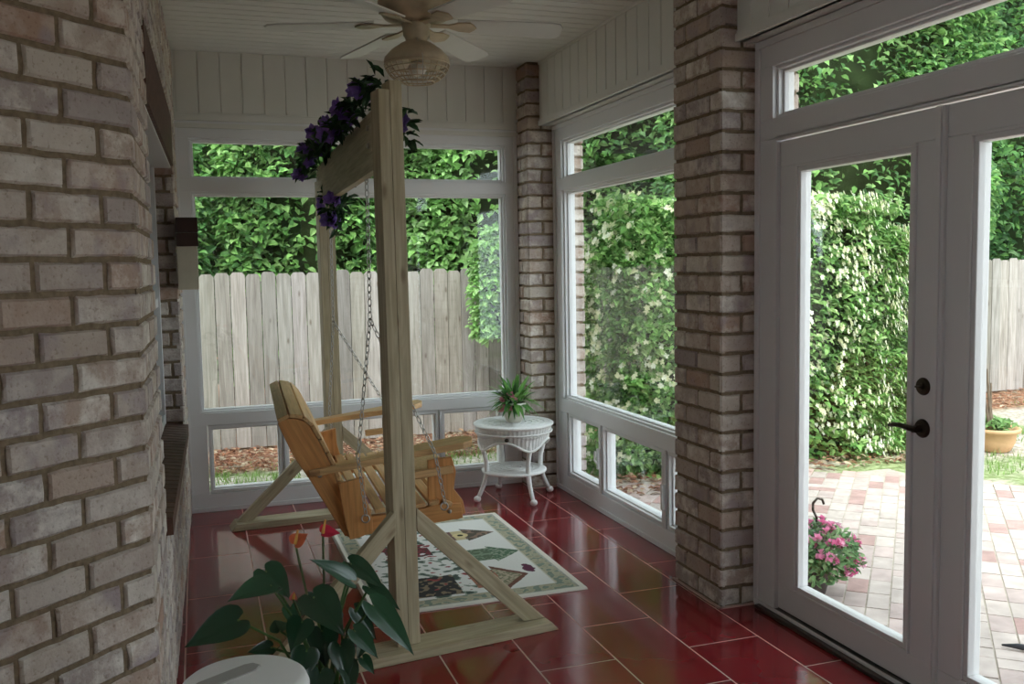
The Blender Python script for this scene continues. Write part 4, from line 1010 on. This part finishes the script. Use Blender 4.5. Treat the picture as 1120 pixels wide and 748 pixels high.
def bloom(x_, y_, z_, col, sc_, tilt):
    c0 = Vector((x_, y_, z_)); mb = MB(); mb.tint = col; heart_leaf(mb, c0, c0+Vector(tilt)*sc_, sc_*.95, (0, -.5, .9), cup=.3); ob = mb.build('bloom', PETAL, ap, smooth=True)
    mb = MB(); mb.tint = (.75,.45,.12); mb.tube([c0, c0+Vector((.2, -.1, 1))*sc_*.7], [.004, .002], 6); mb.build('spadix', LEAF, ob)
    mb = MB(); mb.tint = (.10,.13,.05); mb.tube([crown, crown.lerp(c0, .6)+Vector((0, 0, .03)), c0], .0028, 6); mb.build('bloom_stalk', LEAF, ob)
bloom(0.177,2.050,0.958, (.55,.12,.05), .045, (.6, .1, .45)); bloom(0.243,2.100,0.961, (.60,.03,.07), .045, (.9, .1, -.05)); bloom(0.169,2.060,0.832, (.65,.18,.15), .018, (.1, 0, .9))

# white plastic bin, lower left
BX, BY = .048, 1.70
wb = empty('waste_bin', (BX, BY, 0), 'white plastic bin with a slanted lid opening at the lower left corner', 'bin')
BINM = mat('white_plastic', (.74,.74,.72), .4, .4, nscale=8, namt=.02)
mb = MB(); mb.lathe([(.0, 0), (.088, 0), (.092, .01), (.104, .76), (.110, .765), (.110, .785), (.100, .785), (.098, .775), (.086, .02), (0, .02)], (BX, BY, 0), 48, cap=False); mb.build('body', BINM, wb, smooth=True)
mb = MB(); P = []; seg = 96
prof = [(.112, .775), (.115, .785), (.115, .805), (.110, .818), (.102, .824)] + [(.102*(1-k/22), .824+.006*math.sin(k/22*1.57)) for k in range(1, 22)] + [(.001, .830)]
def slot(x_, y_):
    l_ = ((x_+.020)*.55+(y_+.035)*.835); c_ = (-(x_+.020)*.835+(y_+.035)*.55)
    return max(0, 1-(abs(l_)/.080)**8)*max(0, 1-(abs(c_)/.024)**6)
for (r_, z) in prof:
    for k in range(seg):
        a = 2*math.pi*k/seg; x_, y_ = r_*math.cos(a), r_*math.sin(a); P.append((BX+x_, BY+y_, z))
n = mb.addv(P)
for i in range(len(prof)-1):
    for k in range(seg):
        k2 = (k+1) % seg; c_ = Vector(P[i*seg+k]); mb.mi = 1 if False else 0
        mb.face([n+i*seg+k, n+i*seg+k2, n+(i+1)*seg+k2, n+(i+1)*seg+k])
mb.build('lid', BINM, wb, smooth=True)
mb = MB(Matrix.Translation((.020, 1.706, .826)) @ Matrix.Rotation(math.radians(30), 4, 'Z'))  # flat slab, its grey stands for the shade inside the lid slot
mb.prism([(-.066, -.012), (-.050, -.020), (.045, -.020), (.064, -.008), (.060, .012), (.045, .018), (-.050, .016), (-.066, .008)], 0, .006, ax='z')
mb.build('lid_slot_shade', mat('slot_shade_grey', (.33,.32,.30), .5, .4), wb, bevel=.002)

# ---------------------------------------------------------------- small cream and brown box on the left wall
bu = 2.85
def wallbox(mb, d0, d1, z0, z1, y0=5.60, y1=5.69): mb.box(-.108+d0, -.108+d1, y0, y1, z0, z1)
bh = empty('wall_plaque', (-.05, 5.65, 1.45), 'small cream wooden box with a dark brown top on the wall beside the back window', 'wall box')
mb = MB(); wallbox(mb, 0, .112, 1.455, 1.700); mb.build('body', mat('cream_painted_wood', (.52,.46,.35), .6, .3, nscale=12, namt=.06), bh, bevel=.003)
mb = MB(); wallbox(mb, 0, .118, 1.700, 1.776, 5.595, 5.695); wallbox(mb, 0, .118, 1.780, 1.862, 5.595, 5.695); mb.build('top', mat('dark_brown_stain', (.045,.02,.015), .5, .4), bh, bevel=.003)

# ---------------------------------------------------------------- garden things
hb = empty('hanging_flower_basket', (2.91, 3.86, -.118), 'dark pot of pink flowers with a black hanging hook standing outside the door', 'flower pot')
bx, by, bz = 2.86, 3.90, -.118
mb = MB(); mb.lathe([(0, 0), (.085, 0), (.09, .01), (.118, .13), (.125, .135), (.125, .15), (.11, .15), (0, .13)], (bx, by, bz), 32, cap=False); mb.build('pot', mat('dark_plastic_pot', (.05,.035,.03), .5, .4), hb, smooth=True)
mb = MB(); mf_ = MB()
for i in range(1500):
    a = R.random()*6.28; el = R.uniform(-.45, 1.5); rr_ = R.uniform(.55, 1.0)
    c0 = Vector((bx+.03+.215*rr_*math.cos(a)*math.cos(el), by-.02+.215*rr_*math.sin(a)*math.cos(el), bz+.185+.16*rr_*math.sin(el))); out = Vector((math.cos(a)*math.cos(el), math.sin(a)*math.cos(el), math.sin(el)+.2))
    g_ = R.uniform(.6, 1.3); mb.tint = R.choice([(.16*g_, .30*g_, .12*g_), (.10*g_, .22*g_, .08*g_), (.28*g_, .42*g_, .20*g_)])
    mb.leaf(c0, out+Vector((R.uniform(-1, 1), R.uniform(-1, 1), R.uniform(-1, .5))), out, R.uniform(.03, .055), .02)
    if i % 17 == 0 and el > -.25:
        mf_ = MB(); c0 = c0+out*.02; mf_.tint = R.choice([(.85,.32,.52), (.88,.50,.64), (.80,.20,.42)])
        for m_ in range(9): mf_.leaf(c0, out*.4+Vector((R.uniform(-1, 1), R.uniform(-1, 1), R.uniform(-1, 1))), out, .032, .026)
        mf_.build('flower', PETAL, hb)
mb.build('leaves', LEAF, hb)
mb = MB(); mb.tube([(bx+.055, by, bz+.10), (bx+.055, by, bz+.33), (bx+.052, by, bz+.38), (bx+.030, by, bz+.42), (bx+.030, by, bz+.455), (bx+.055, by, bz+.478), (bx+.085, by, bz+.470), (bx+.095, by, bz+.445)], .0065, 8); mb.build('hook', BRONZE, hb, smooth=True)
tp = empty('terracotta_planter', (6.5, 6.28, -.12), 'terracotta planter with a bare-stemmed plant on the lawn beyond the patio', 'planter')
mb = MB(); mb.lathe([(0, 0), (.12, 0), (.13, .01), (.165, .08), (.175, .16), (.185, .165), (.205, .17), (.21, .20), (.195, .205), (.17, .18), (0, .175)], (6.52, 6.28, -.12), 40, cap=False); mb.build('pot', mat('terracotta', (.62,.38,.21), .8, .2, nscale=8, namt=.1), tp, smooth=True)
mb = MB(); mb.tint = (.3,.22,.15)
for (dx, dy, h_) in ((-.05, 0, .55), (.0, .03, .42), (-.09, .02, .7)): mb.tube([(6.5+dx*.3, 6.28, .04), (6.5+dx, 6.28+dy, .05+h_*.5), (6.5+dx*1.6, 6.28+dy, .05+h_)], [.014, .011, .007], 7)
mb.build('stems', BARK, tp)
mb = MB()
for i in range(130):
    g_ = R.uniform(.6, 1.2); mb.tint = (.20*g_, .36*g_, .12*g_); a = R.random()*6.28; r_ = R.random()*.13; mb.leaf((6.52+r_*math.cos(a)+.02, 6.28+r_*math.sin(a), .06+R.random()*.07), (R.uniform(-1, 1), R.uniform(-1, 1), R.uniform(-.2, 1)), (0, -.3, 1), .075, .035)
mb.build('leaves', LEAF, tp)
mb = MB(); mb.tube([(3.215, 3.03, -.108), (3.25, 2.98, -.100), (3.30, 2.90, -.096), (3.36, 2.80, -.095), (3.44, 2.66, -.095)], [.004, .012, .018, .022, .022], 12)
tag(mb.build('garden_hose', mat('black_rubber', (.035,.04,.05), .5, .4), loc=(3.3, 2.9, -.118), smooth=True), 'end of a black hose lying on the brick patio beyond the right-hand door', 'hose')
